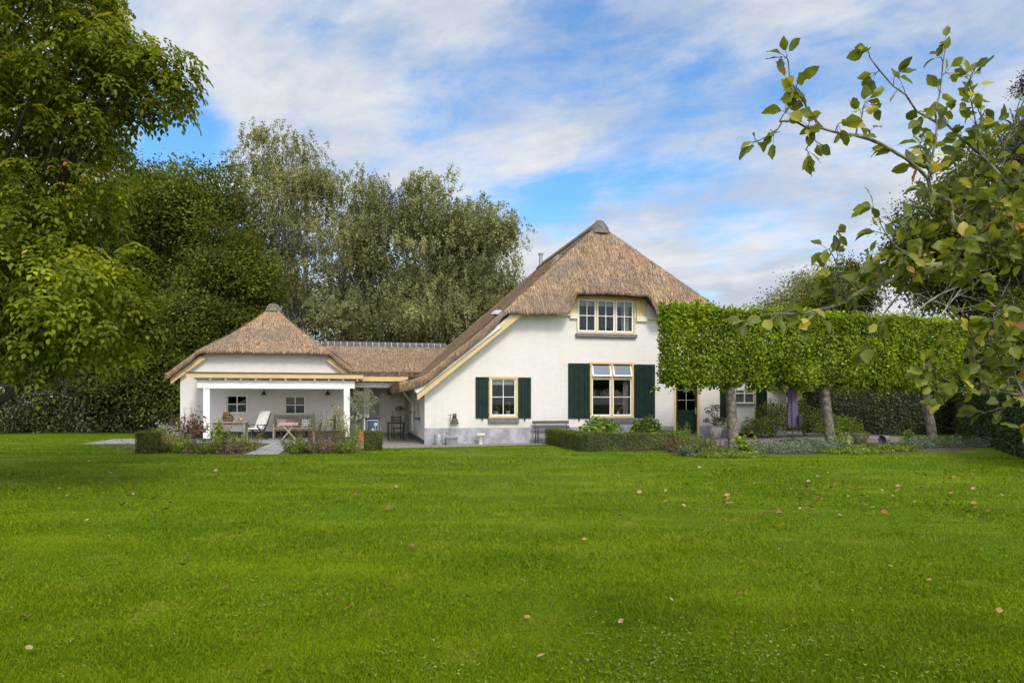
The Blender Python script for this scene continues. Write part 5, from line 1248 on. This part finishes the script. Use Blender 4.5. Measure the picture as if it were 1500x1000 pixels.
def tree(name, px, Y, lobes, label, group, n=420, per=60, cr=.75, L=.20, Wd=.12, lm='darktree', bm='darkbark', tr=.22, top=None, shell=.45, nlimb=40, kind='kite', x=None, cat='tree', **kw):
    b = Vector((gx(px, Y) if x is None else x, Y, 0)); t = empty(name, b, 0, label, cat, group)
    zt = top or max(l[2]+l[5]*.7 for l in lobes); mx = np.mean([l[0] for l in lobes])-b.x
    tp = [(0, 0, -.1), (.05, 0, .4), (mx*.05, .05, zt*.25), (mx*.2-.1, 0, zt*.5), (mx*.5, .1, zt*.75), (mx*.7, 0, zt)]
    mb = MB(); mb.tube(tp, [tr*1.35, tr*1.05, tr*.85, tr*.6, tr*.35, .03], 9, cap=False)
    cs, ds = clumps(lobes, n, shell, 9, 1.25)
    limbs(mb, tp, cs[rng.choice(n, min(nlimb, n), False)], tr*.4, b)
    mb.build('trunk', MT[bm], t, smooth=True)
    mobj('crown', leaf_mesh('crown', [cloud(cs, ds, int(per*1.45), cr, L*.78, Wd*.78, kind, base=b, **kw)]), MT[lm], t)
    return t
def birch(px, Y, lobes, label, n=420, x=None, trunks=((0, 0),), top=None, L=.125, tr=.13):
    b = Vector((gx(px, Y), Y, 0)); t = empty('birch_tree', b, 0, label, 'tree', 'birch trees behind the annex')
    zt = top or max(l[2]+l[5]*.9 for l in lobes); cs, ds = clumps(lobes, n, .30, 12, 1.7); n = len(cs); mb = MB()
    mx = np.mean([l[0] for l in lobes])-b.x
    for dx, dy in trunks:
        tp = [(dx, dy, -.1), (dx*1.05, dy, 1), (dx+mx*.1+.1, dy, zt*.3), (dx*1.3+mx*.4-.1, dy, zt*.6), (dx*1.4+mx*.7+.1, dy, zt*.85), (dx*1.4+mx*.8, dy, zt*.99)]
        mb.tube(tp, [tr*1.2, tr, tr*.8, tr*.55, tr*.3, .02], 8, cap=False)
        limbs(mb, tp, cs[rng.choice(n, 34, False)]+np.array([0, 0, .4]), tr*.34, b, sag=.14)
    mb.build('trunk', MT['birchbark'], t, smooth=True)
    # hanging strands of small leaves
    per = 150; m = n*per; c = np.repeat(cs, per, 0)-np.array(b); sl = np.repeat(.35+.85*rng.random(n)**1.5, per); q = rng.random(m)
    k = np.repeat(rng.integers(0, 5, n*1), per); sub = rng.integers(0, 5, m)       # five strands per clump
    so_ = rng.normal(size=(n, 5, 3))*np.array([.58, .58, .30]); so2 = so_[np.repeat(np.arange(n), per), sub]
    dd = np.repeat(ds, per, 0)
    P = c+so2+np.stack([dd[:, 0]*.35*q, dd[:, 1]*.35*q, .25-sl*q*(.6+.4*q)], 1)+rng.normal(size=(m, 3))*.07
    Dv = rsph(m)*.8+np.array([0, 0, -.7]); Nv = rsph(m)*.8+dd*.9+np.array([0, 0, .5])
    tt = np.clip(np.repeat(.45+.15*rng.normal(size=n), per)+.18*rng.normal(size=m), 0, .95); tt = np.where(rng.random(m) < .006, 1, tt)
    mobj('crown', leaf_mesh('crown', [leaf_arr(P, Dv, Nv, L*(.6+.8*rng.random(m)), L*.62*(.6+.8*rng.random(m)), 'kite', tt)]), MT['birch'], t)
    # bare fine twigs at the outside
    return t

G1 = 'tall trees behind the annex'
tree('maple_tree', 275, 42, [LB(285, 330, 85, 95, 42), LB(245, 290, 55, 62, 41), LB(300, 430, 80, 90, 41), LB(235, 420, 70, 100, 42)], 'broad dark green maple rising behind the left end of the annex', G1, n=640, per=64, cr=.95, L=.25, Wd=.17, nlimb=50)
tree('maple_tree', 350, 39, [LB(355, 455, 60, 75, 39), LB(330, 390, 52, 80, 39.5), LB(375, 400, 34, 60, 39), LB(290, 500, 70, 70, 38)], 'dense dark green tree with low branches directly above the annex roof', G1, n=480, per=60, cr=.8, L=.22, Wd=.15)
tree('alder_tree', 190, 45, [LB(185, 300, 52, 88, 45), LB(160, 380, 80, 120, 45), LB(215, 360, 50, 80, 44)], 'tall bluish green tree between the walnut and the broad maple', G1, n=520, per=58, cr=.9, L=.22, Wd=.14, lm='bluetree')
tree('maple_tree', 120, 40, [LB(110, 480, 100, 100, 40), LB(60, 400, 90, 110, 41), LB(170, 500, 70, 90, 39)], 'dark dense tree in the shade behind the walnut branches', G1, n=520, per=56, cr=.9, L=.24, Wd=.16)
tree('maple_tree', 20, 44, [LB(10, 440, 100, 150, 44), LB(-60, 350, 90, 140, 45)], 'dark tree at the far left edge behind the walnut', G1, n=380, per=54, cr=1.0, L=.26, Wd=.17)
tree('maple_tree', 240, 35.5, [LB(240, 520, 62, 62, 35.5), LB(205, 560, 62, 60, 35), LB(255, 580, 40, 50, 34.5)], 'low dark green layered tree touching the left annex eaves', G1, n=420, per=60, cr=.7, L=.19, Wd=.13, nlimb=24)
G2 = 'dark shrubs along the left edge of the lawn'
for i, (px, Y, r, h, lab) in enumerate(((15, 34, 2.3, 4.0, 'dark evergreen shrub at the far left edge of the lawn'), (78, 35, 2.2, 3.6, 'dark evergreen shrub second from the left lawn edge'), (138, 34.5, 1.9, 4.2, 'tallest brownish dark shrub in the middle of the left border'), (190, 35, 1.8, 3.4, 'dark glossy shrub left of the annex terrace'), (238, 34, 1.5, 3.0, 'dark shrub partly hidden behind the annex corner'))):
    bush('evergreen_shrub', Vector((gx(px, Y), Y, 0)), lab, 'shrub', r, h, 5200, .15, .085, MT['shrub'], group=G2, kind='kite', stem=MT['darkbark'], sq=.8, stems=14, low=True)

G3 = 'birch'
birch(414, 46, [LB(415, 235, 42, 48, 46), LB(375, 265, 30, 50, 46), LB(462, 262, 26, 30, 46), LB(410, 320, 72, 55, 46), LB(395, 400, 62, 50, 45)], 'tallest multi stemmed birch with drooping crown right of the annex peak', n=520, trunks=((-.5, 0), (.1, .3), (.6, -.2), (1.2, .2)))
birch(520, 45, [LB(525, 300, 48, 46, 45), LB(500, 380, 58, 62, 45), LB(560, 350, 44, 60, 45), LB(520, 455, 70, 45, 44)], 'rounded birch in the middle of the birch group', n=520, trunks=((-.3, 0), (.5, .3)))
birch(640, 43, [LB(648, 305, 52, 46, 43), LB(610, 380, 48, 66, 43), LB(675, 370, 50, 60, 43), LB(640, 455, 66, 45, 42)], 'large grey green birch above the link roof ridge', n=560, trunks=((-.3, 0), (.4, .2)))
birch(715, 42, [LB(712, 345, 38, 50, 42), LB(735, 395, 30, 48, 42), LB(700, 430, 45, 60, 42)], 'rightmost birch with thin hanging branches beside the farmhouse roof', n=330, trunks=((0, 0),))
tree('oak_tree', 590, 50, [LB(580, 440, 60, 70, 50), LB(650, 440, 60, 80, 50), LB(690, 400, 34, 50, 50), LB(470, 450, 60, 60, 50), LB(610, 340, 30, 40, 50)], 'dark green tree filling the gaps behind the birches', G1, n=420, per=50, cr=1.1, L=.26, Wd=.17, lm='darktree')
bush('evergreen_shrub', Vector((gx(450, 44), 44, 0)), 'broad dark undergrowth shrub below the tallest birch', 'shrub', 3.0, 5.5, 4200, .2, .12, MT['darktree'], kind='kite', stem=MT['darkbark'], stems=10, low=True)
bush('evergreen_shrub', Vector((gx(560, 46), 46, 0)), 'broad dark undergrowth shrub behind the link ridge', 'shrub', 3.4, 5.8, 4200, .2, .12, MT['darktree'], kind='kite', stem=MT['darkbark'], stems=10, low=True)
bush('evergreen_shrub', Vector((gx(650, 44), 44, 0)), 'broad dark undergrowth shrub between link and farmhouse roof', 'shrub', 3.0, 5.5, 4200, .2, .12, MT['darktree'], kind='kite', stem=MT['darkbark'], stems=10, low=True)

# far wood that closes the view under the crowns
m = 26000; X = (rng.random(m)*2-1)*75; hh = 6.2+1.6*vnoise(np.stack([X*.12, X*0, X*0], 1)); Z = hh*rng.random(m)**.8; Yw = 62+rng.normal(size=m)*1.6
tag(mobj('woodland', leaf_mesh('woodland', [leaf_arr(np.stack([X, Yw, Z], 1), rsph(m)+np.array([0, 0, -.3]), rsph(m)+np.array([0, -.6, .6]), .55*(.6+.8*rng.random(m)), .38, 'kite')]), MT['darktree']), 'distant dark wood closing the garden behind all trees', 'woodland', kind='stuff')
# right hand background
G4 = 'trees behind the tall hedge'
tree('oak_tree', 1195, 62, [LB(1185, 428, 40, 30, 62), LB(1150, 445, 38, 22, 62), LB(1225, 425, 26, 32, 60)], 'small distant tree above the left part of the lime screen', G4, n=330, per=46, cr=1.1, L=.26, Wd=.17, lm='birch', nlimb=20)
tree('oak_tree', 1245, 48, [LB(1245, 425, 30, 38, 48), LB(1220, 445, 30, 26, 48)], 'mid sized dark tree with ragged crown left of the big dark tree', G4, n=260, per=50, cr=.9, L=.22, Wd=.15)
tree('oak_tree', 1440, 38, [LB(1430, 300, 70, 80, 38), LB(1480, 260, 70, 80, 39), LB(1370, 330, 48, 58, 38), LB(1490, 380, 90, 80, 37), LB(1400, 400, 60, 60, 37), LB(1345, 375, 34, 50, 38)], 'big dark green tree filling the right edge behind the apple branches', G4, n=900, per=60, cr=.8, L=.22, Wd=.15, nlimb=50, tr=.3)
tree('oak_tree', 1560, 34, [LB(1560, 470, 90, 80, 34), LB(1480, 500, 70, 60, 33)], 'low dark tree behind the right end of the tall hedge', G4, n=380, per=56, cr=.8, L=.2, Wd=.13)
tree('conifer_tree', 1512, 33, [LB(1512, 140, 14, 50, 33), LB(1512, 230, 24, 60, 33), LB(1514, 330, 34, 70, 33)], 'slender dark tree top at the extreme right edge', G4, n=260, per=50, cr=.45, L=.14, Wd=.08, lm='conifer', nlimb=30)
# dead tangled branches above the lime screen
p = Vector((gx(1385, 34), 34, 0)); t = empty('dead_tree', p, 0, 'bare pale grey dead branches tangled above the right end of the lime screen', 'dead tree'); mb = MB()
def twiggy(mb, a, d, L, r, depth, rr):
    a = Vector(a); d = Vector(d).normalized(); pts = [a]; n = 4
    for i in range(n): d = (d+Vector((rr.normal()*.22, rr.normal()*.22, rr.normal()*.16+.03))).normalized(); pts.append(pts[-1]+d*L/n)
    mb.tube(pts, [r*(1-.16*i) for i in range(n+1)], 4, cap=False)
    if depth > 0:
        for k in range(3 if depth > 1 else 4):
            i = rr.integers(1, n+1); dd = (d+Vector((rr.normal()*.7, rr.normal()*.7, rr.normal()*.5+.1))); twiggy(mb, pts[i], dd, L*(.5+.25*rr.random()), r*.5, depth-1, rr)
for x in (-4.2, -3.0, -1.8, -.8, .3, 1.4, 2.6): twiggy(mb, (x, rng.normal()*.4, 2.2), (rng.normal()*.35, 0, 1), 2.6+1.4*rng.random(), .055, 3, rng)
for x in (-3.8, -1, 1.8): mb.tube([(x, 0, 0), (x*.95, 0, 1.2), (x, 0, 2.6)], [.14, .11, .07], 6)
mb.build('branches', MT['deadwood'], t)

# ---------------------------------------------------------------- WALNUT in the left foreground
wb = Vector((-11.0, 13.6, 0)); t = empty('walnut_tree', wb, 0, 'large walnut tree with drooping compound leaves overhanging the left foreground', 'tree')
YW = 12.6
wl_ = [LB(60, 60, 120, 120, YW, 2.2), LB(150, 110, 75, 65, YW-.3, 1.2), LB(212, 108, 55, 44, YW-.5, .9), LB(150, 30, 60, 55, YW, 1.2), LB(50, 220, 110, 110, YW, 2.0), LB(90, 395, 105, 70, YW-1.0, 1.6), LB(135, 445, 66, 66, YW-1.3, 1.2), LB(75, 495, 95, 48, YW-.9, 1.5), LB(20, 420, 80, 120, YW-.3, 2.0), LB(-140, 250, 200, 300, YW+.8, 3.4), LB(-60, -120, 190, 150, YW, 3.0), LB(100, 300, 52, 60, YW-.2, 1.4), LB(165, 60, 45, 50, YW-.4, .9), LB(120, 10, 80, 50, YW, 1.2), LB(120, 170, 42, 36, YW-.4, .9), LB(180, 475, 30, 42, YW-1.3, .8), LB(180, 400, 34, 44, YW-1.3, .8), LB(248, 95, 34, 30, YW-.5, .7)]
cs, ds = clumps(wl_, 2900, .30, 3)
ok = cs[:, 2] > 1.9; cs, ds = cs[ok], ds[ok]
px_ = 750+F*cs[:, 0]/cs[:, 1]; n = len(cs)
mb = MB(); tp = [(0, 0, -.1), (0, 0, .4), (.05, 0, 1.4), (.0, .1, 2.6), (.2, 0, 4.2), (.3, -.1, 6.5), (.2, 0, 9.5)]
mb.tube(tp, [.48, .36, .30, .28, .22, .15, .05], 12, cap=False)
vis = np.where(px_ > -60)[0]
limbs(mb, tp, cs[rng.choice(vis, 70, False)], .055, wb, n=8, sag=.10, h0=.28)
for (x, y, z) in (at(245, 100, YW-.5), at(240, 470, YW-1.3), at(170, 60, YW), at(100, 380, YW-1), at(150, 180, YW-.4)): limbs(mb, tp, [(x, y, z)], .10, wb, n=9, sag=.06)
mb.build('trunk', MT['darkbark'], t, smooth=True)
# compound leaves: 4 per shoot, 7 leaflets each
nr = 5; m = n*nr; c = np.repeat(cs, nr, 0)-np.array(wb); out = np.repeat(ds, nr, 0)
hd = unit(rsph(m)*np.array([1, 1, .35])+out*.45); rl = .26+.12*rng.random(m)
prt = []
ct = np.repeat(np.clip(.42+.17*rng.normal(size=n), .05, .95), nr)
for k, (q, sd) in enumerate(((.30, 1), (.30, -1), (.55, 1), (.55, -1), (.80, 1), (.80, -1), (1.0, 0))):
    P = c+hd*(rl*q)[:, None]+np.array([0, 0, -1.0])*(rl*q*q*.75)[:, None]
    side = unit(np.cross(hd, np.array([0, 0, 1.0]))); fw = unit(hd+np.array([0, 0, -.8*q]))
    Dv = fw*(.55 if sd else 1)+side*sd*.8+np.array([0, 0, -.30])+rsph(m)*.30
    Nv = np.array([0, 0, 1.0])+hd*.5+rsph(m)*.35
    tt = np.clip(ct+.12*rng.normal(size=m), 0, .95); tt = np.where(np.repeat(rng.random(n) < .004, nr), .985+.015*rng.random(m), tt)
    prt.append(leaf_arr(P, Dv, Nv, (.070+.038*q)*(.85+.4*rng.random(m)), (.043+.018*q)*(.85+.4*rng.random(m)), 'leaf', tt))
mobj('crown', leaf_mesh('crown', prt), MT['walnut'], t)

# ---------------------------------------------------------------- APPLE branches in the right foreground
ab = Vector((4.3, 3.3, 0)); t = empty('apple_tree', ab, 0, 'apple tree whose spotted leafy branches reach in from the right foreground', 'tree')
def P3(l): return [at(px, py, Y) for px, py, Y in l]
BR = []   # (points, r0, r1, leaf spacing, density)
BR.append((P3([(1900, 395, 3.2), (1640, 380, 2.85), (1500, 377, 2.62), (1436, 373, 2.60), (1386, 387, 2.58), (1330, 402, 2.56), (1311, 410, 2.55), (1272, 423, 2.53), (1218, 450, 2.5), (1182, 471, 2.48)]), .028, .005, .045, .75))
BR.append((P3([(1218, 450, 2.5), (1180, 458, 2.47), (1140, 460, 2.44), (1098, 467, 2.42)]), .006, .002, .035, .9))
BR.append((P3([(1436, 373, 2.6), (1420, 350, 2.58), (1410, 337, 2.57), (1388, 302, 2.54), (1362, 264, 2.50), (1326, 232, 2.46), (1290, 212, 2.42), (1250, 196, 2.38), (1202, 186, 2.34), (1142, 178, 2.30)]), .011, .0028, .030, .85))
BR.append((P3([(1205, 187, 2.34), (1184, 164, 2.33), (1168, 142, 2.32), (1158, 115, 2.31), (1155, 92, 2.30)]), .004, .0018, .022, 1.2))
BR.append((P3([(1146, 178, 2.30), (1130, 200, 2.29), (1112, 206, 2.28)]), .0025, .0014, .025, 1.2))
BR.append((P3([(1254, 197, 2.38), (1260, 172, 2.40), (1272, 148, 2.42)]), .003, .0015, .028, 1.2))
BR.append((P3([(1202, 187, 2.34), (1186, 204, 2.32), (1180, 220, 2.31)]), .003, .0016, .03, 1.1))
BR.append((P3([(1640, 420, 3.0), (1500, 312, 2.85), (1466, 256, 2.80), (1426, 216, 2.76), (1390, 188, 2.72), (1346, 160, 2.68), (1310, 124, 2.64), (1290, 102, 2.62), (1274, 84, 2.6)]), .012, .0022, .030, .9))
BR.append((P3([(1360, 262, 2.5), (1366, 232, 2.52), (1371, 205, 2.54), (1374, 160, 2.56), (1378, 112, 2.58), (1386, 66, 2.6)]), .005, .0016, .028, 1.1))
BR.append((P3([(1640, 470, 3.1), (1500, 330, 2.9), (1478, 300, 2.88), (1460, 262, 2.86), (1470, 210, 2.84), (1490, 160, 2.82)]), .011, .003, .03, 1.0))
BR.append((P3([(1311, 410, 2.55), (1340, 392, 2.50), (1353, 383, 2.46), (1330, 370, 2.43), (1314, 362, 2.42), (1290, 328, 2.40), (1284, 308, 2.40)]), .006, .0018, .020, 1.5))
BR.append((P3([(1227, 446, 2.5), (1218, 420, 2.49), (1210, 400, 2.48)]), .003, .0016, .03, 1.0))
BR.append((P3([(1240, 440, 2.51), (1226, 385, 2.48), (1222, 365, 2.47), (1226, 342, 2.46)]), .0035, .0016, .028, 1.2))
BR.append((P3([(1345, 400, 2.56), (1310, 440, 2.5), (1290, 470, 2.46), (1272, 500, 2.44)]), .006, .002, .03, .55))
BR.append((P3([(1800, 560, 3.0), (1640, 585, 2.65), (1500, 578, 2.40), (1440, 576, 2.36), (1385, 578, 2.32), (1365, 570, 2.3)]), .011, .0025, .024, 1.3))
BR.append((P3([(1450, 577, 2.36), (1430, 530, 2.34), (1418, 490, 2.33), (1412, 470, 2.32)]), .004, .0018, .015, 1.6))
BR.append((P3([(1420, 577, 2.35), (1395, 545, 2.32), (1370, 525, 2.3), (1352, 535, 2.28)]), .004, .0016, .015, 1.6))
BR.append((P3([(1500, 578, 2.4), (1480, 530, 2.42), (1462, 500, 2.44), (1455, 460, 2.45)]), .005, .0018, .015, 1.6))
BR.append((P3([(1560, 580, 2.5), (1520, 530, 2.5), (1495, 490, 2.5), (1480, 470, 2.5)]), .005, .0018, .015, 1.6))
BR.append((P3([(1500, 580, 2.4), (1475, 597, 2.38), (1450, 603, 2.36)]), .003, .0015, .03, 1.0))
BR.append((P3([(1560, 600, 2.4), (1520, 615, 2.38), (1500, 640, 2.36)]), .003, .0015, .03, 1.0))
# further twigs that thicken the inner crown
seeds = [(1500, 377, 2.62), (1460, 375, 2.6), (1420, 350, 2.58), (1392, 310, 2.55), (1362, 264, 2.5), (1430, 372, 2.6), (1370, 392, 2.57), (1466, 256, 2.8), (1440, 230, 2.78), (1490, 300, 2.85), (1500, 312, 2.85), (1480, 330, 2.87), (1330, 402, 2.56), (1400, 382, 2.58), (1470, 210, 2.84), (1535, 378, 2.7)]
for k in range(35):
    s_ = seeds[k % len(seeds)]; e = (s_[0]+rng.normal()*42, s_[1]-18-abs(rng.normal())*42+(60 if rng.random() < .15 else 0), s_[2]+rng.normal()*.16)
    e = (max(e[0], 1300+max(0, 300-e[1])*.35), e[1], e[2])
    m_ = ((s_[0]+e[0])/2+rng.normal()*9, (s_[1]+e[1])/2+8, (s_[2]+e[2])/2); BR.append((P3([s_, m_, e]), .0035, .0014, .026, 1.25))
for s_ in [(1420, 577, 2.35), (1460, 577, 2.37), (1395, 560, 2.32), (1480, 540, 2.42), (1450, 500, 2.44), (1430, 530, 2.34), (1490, 500, 2.5), (1475, 560, 2.4), (1311, 410, 2.55), (1272, 423, 2.53), (1250, 437, 2.52), (1340, 400, 2.56), (1300, 414, 2.54)]:
    e = (s_[0]+rng.normal()*26, s_[1]-14-abs(rng.normal())*24, s_[2]+rng.normal()*.08); BR.append((P3([s_, ((s_[0]+e[0])/2+rng.normal()*6, (s_[1]+e[1])/2+5, s_[2]), e]), .0032, .0014, .020, 1.5))
mb = MB(); mt_ = MB(); LP, LD, LS = [], [], []
def resample(pts, step):
    out = []; 
    for a, b in zip(pts[:-1], pts[1:]):
        k = max(1, int((b-a).length/step))
        for i in range(k): out.append(a.lerp(b, i/k))
    return out+[pts[-1]]
for bi, (pts, r0, r1, sp, den) in enumerate(BR):
    q = resample(pts, .05 if r0 > .004 else .03); n = len(q); amp = .004 if r0 < .01 else .007
    q = [p+Vector((rng.normal(), rng.normal(), rng.normal()))*amp*(0 if i in (0, n-1) else 1) for i, p in enumerate(q)]
    rad = [(r0*(1-i/max(1, n-1))+r1*i/max(1, n-1))*(1+.12*rng.normal()) for i in range(n)]
    (mb if r0 >= .009 else mt_).tube(q, rad, 8 if r0 > .008 else 5)
    # spurs and leaves
    cum = 0.0
    for i in range(1, n):
        cum += (q[i]-q[i-1]).length
        if cum < sp and i < n-1: continue
        cum = 0
        if q[i].x > .95*q[i].y: continue
        if rng.random() > den*.95 and i < n-1: continue
        d = (q[i]-q[i-1]).normalized(); spd = (d*.5+Vector(rng.normal(size=3))*.7+Vector((0, 0, .35))).normalized()
        spur = q[i]+spd*(.008+.014*rng.random() if r0 < .009 else .03*rng.random()+.012)
        mt_.tube([q[i], q[i].lerp(spur, .6)+Vector((0, 0, .003)), spur], [.0022, .0018, .0016], 4)
        for _ in range(rng.integers(2, 5) if i < n-1 else 5):
            ld = (spd*.8+d*.5+Vector(rng.normal(size=3))*.75+Vector((0, 0, -.15))).normalized(); pl_ = .012+.02*rng.random(); ls = spur+ld*pl_
            mt_.tube([spur, spur+ld*pl_*.5+Vector((0, 0, .003)), ls], [.0011, .0009, .0009], 3)
            LP.append(ls); LD.append(ld+Vector((0, 0, -.35))); LS.append(.040+.026*rng.random())
# main stem of the tree, outside the frame
mb.tube([ab*0+Vector((4.3, 3.3, -.1)), (4.25, 3.3, .6), (4.1, 3.3, 1.4), (3.75, 3.22, 2.2)], [.14, .11, .10, .04], 10)
mb.tube([(4.1, 3.3, 1.4), (3.4, 3.1, 1.55), P3([(1800, 560, 3.0)])[0]], [.06, .03, .012], 8)
mb.tube([(3.9, 3.25, 1.9), (3.2, 3.1, 2.05), P3([(1640, 420, 3.0)])[0]], [.05, .025, .012], 8)
mb.tube([(4.0, 3.28, 1.6), (3.3, 3.15, 1.9), P3([(1640, 470, 3.1)])[0]], [.04, .02, .011], 8)
def rel(m, o): m.v = [(v[0]-o[0], v[1]-o[1], v[2]-o[2]) for v in m.v]
rel(mb, ab); rel(mt_, ab)
mb.build('trunk', MT['applebark'], t, smooth=True); mt_.build('twigs', MT['twig'], t, smooth=True)
# curved apple leaves: 7 x 5 grid, folded along the midrib, edge toothed and curled
n = len(LP); LP = np.array([tuple(p) for p in LP]); LD = unit(np.array([tuple(d) for d in LD])); LS = np.array(LS)
Nv = rsph(n)*.8+np.array([0, -.35, .55]); Sv = unit(np.cross(LD, Nv)); Nn = np.cross(Sv, LD)
ts = np.array([0, .08, .24, .42, .60, .78, .92, 1.0]); wd = np.array([.01, .20, .42, .50, .46, .32, .14, .004]); cs5 = np.array([-1, -.55, 0, .55, 1])
curl = rng.normal(size=n)*.25+.25; fold = .10+.30*rng.random(n); wav = rng.random(n)*6.28; asp = .52+.14*rng.random(n)
V = np.zeros((n, 8, 5, 3))
for i in range(8):
    for j in range(5):
        s = cs5[j]*wd[i]*asp*(1+.10*rng.normal(size=n)*(abs(cs5[j]) > .9)); z = fold*abs(cs5[j])*wd[i]*.8-curl*ts[i]**2*.45+.035*np.sin(wav+ts[i]*11+cs5[j]*2)*abs(cs5[j])
        V[:, i, j] = LP+LD*(LS*ts[i]*(1-.12*abs(curl)*ts[i]))[:, None]+Sv*(LS*s)[:, None]+Nn*(LS*z)[:, None]
V = V.reshape(-1, 3)-np.array(ab); I = np.arange(40).reshape(8, 5)
qd = np.stack([I[:-1, :-1], I[1:, :-1], I[1:, 1:], I[:-1, 1:]], -1).reshape(-1, 4)
Fq = (np.arange(n)[:, None, None]*40+qd[None]).reshape(-1, 4)
tl = np.clip(.40+.24*rng.normal(size=n), 0, .9); rr_ = rng.random(n); tl = np.where(rr_ < .10, .88+.12*rng.random(n)**1.5, tl)
tv = np.repeat(tl, 40)+np.tile(np.repeat(np.where(ts > .85, .05, 0), 5), n)*np.repeat(rng.random(n) < .3, 40)
mobj('leaves', np_mesh('leaves', V, [Fq], np.clip(tv, 0, 1), True), MT['apple'], t)

# ---------------------------------------------------------------- fallen leaves on the lawn
def fallen(kind):
    n = 6; V = []; cu_ = .25+.5*rng.random(); w0 = .32+.12*rng.random()
    tsx = [0, .15, .4, .65, .85, 1]; ws = [.02, .6, 1, .9, .5, .02]
    for i, q in enumerate(tsx):
        for s_ in (-1, 0, 1): V.append((q-.5, s_*ws[i]*w0*(1+.15*rng.normal()*abs(s_)), cu_*((q-.5)**2*1.1+abs(s_)*ws[i]*.22)+.02*rng.normal()))
    Fq = [(i*3+j, i*3+j+1, (i+1)*3+j+1, (i+1)*3+j) for i in range(5) for j in (0, 1)]
    me = bpy.data.meshes.new('fallen_leaf'); me.from_pydata(V, [], Fq); me.polygons.foreach_set('use_smooth', [True]*len(Fq)); me.update(); return me
FK = [('dry brown fallen leaf curled on the green lawn', 'brown leaves on the lawn', mat('brown_dead_leaf', (.15, .082, .03), .8, .4, 6, spec=.08)), ('pale tan fallen leaf lying on the green lawn', 'tan leaves on the lawn', mat('tan_dead_leaf', (.30, .205, .105), .8, .3, 6, spec=.08)),
      ('orange yellow fallen leaf lying on the green lawn', 'orange leaves on the lawn', mat('orange_dead_leaf', (.30, .16, .05), .7, .3, 6)), ('reddish fallen leaf lying on the green lawn', 'reddish leaves on the lawn', mat('red_dead_leaf', (.19, .08, .03), .8, .3, 6, spec=.08))]
meshes = []
for k, (lab, gr, m_) in enumerate(FK):
    ms = [fallen(k) for _ in range(3)]
    for me in ms: me.materials.append(m_)
    meshes.append(ms)
spots = [(38, 761), (128, 767), (156, 829), (119, 852), (275, 821), (266, 833), (352, 787), (604, 806), (569, 749), (677, 805), (377, 931), (684, 883), (763, 859), (772, 912), (793, 971), (35, 912), (395, 987), (1108, 955), (1085, 877), (1258, 873), (1005, 770), (1248, 824), (1350, 790), (1304, 838), (1437, 811), (1361, 856), (1396, 858), (1464, 905), (910, 920), (956, 875), (856, 795), (813, 722), (937, 724), (242, 750), (225, 735), (190, 675), (75, 705), (20, 698), (60, 700), (1075, 942), (1230, 760), (1350, 793), (1425, 792), (1142, 809), (1185, 710), (1300, 715), (1390, 730), (580, 716), (545, 870), (330, 868), (1000, 752), (1032, 754), (1172, 749)]
allp = [(px, py, .055+.05*rng.random()) for px, py in spots]
for _ in range(225):
    if rng.random() < .62: px, py = 1230+rng.normal()*180, 716+rng.normal()*26
    elif rng.random() < .6: px, py = 110+rng.normal()*110, 700+rng.normal()*24
    else: px, py = rng.random()*1500, 675+300*rng.random()**2
    if py > 673 and -20 < px < 1520: allp.append((px, py, .05+.055*rng.random()))
for px, py, sz in allp:
    Y = EYE*F/(py-HOR); k = int(rng.choice(4, p=[.36, .30, .19, .15])); o = bpy.data.objects.new('fallen_leaf', meshes[k][int(rng.integers(3))]); C.objects.link(o)
    o.location = (gx(px, Y), Y, .040+.016*rng.random()); o.scale = (sz*(.70 if Y < 9 else .95),)*3; o.rotation_euler = (rng.normal()*.35, rng.normal()*.35, rng.random()*6.28)
    tag(o, FK[k][0], 'leaf', FK[k][1])
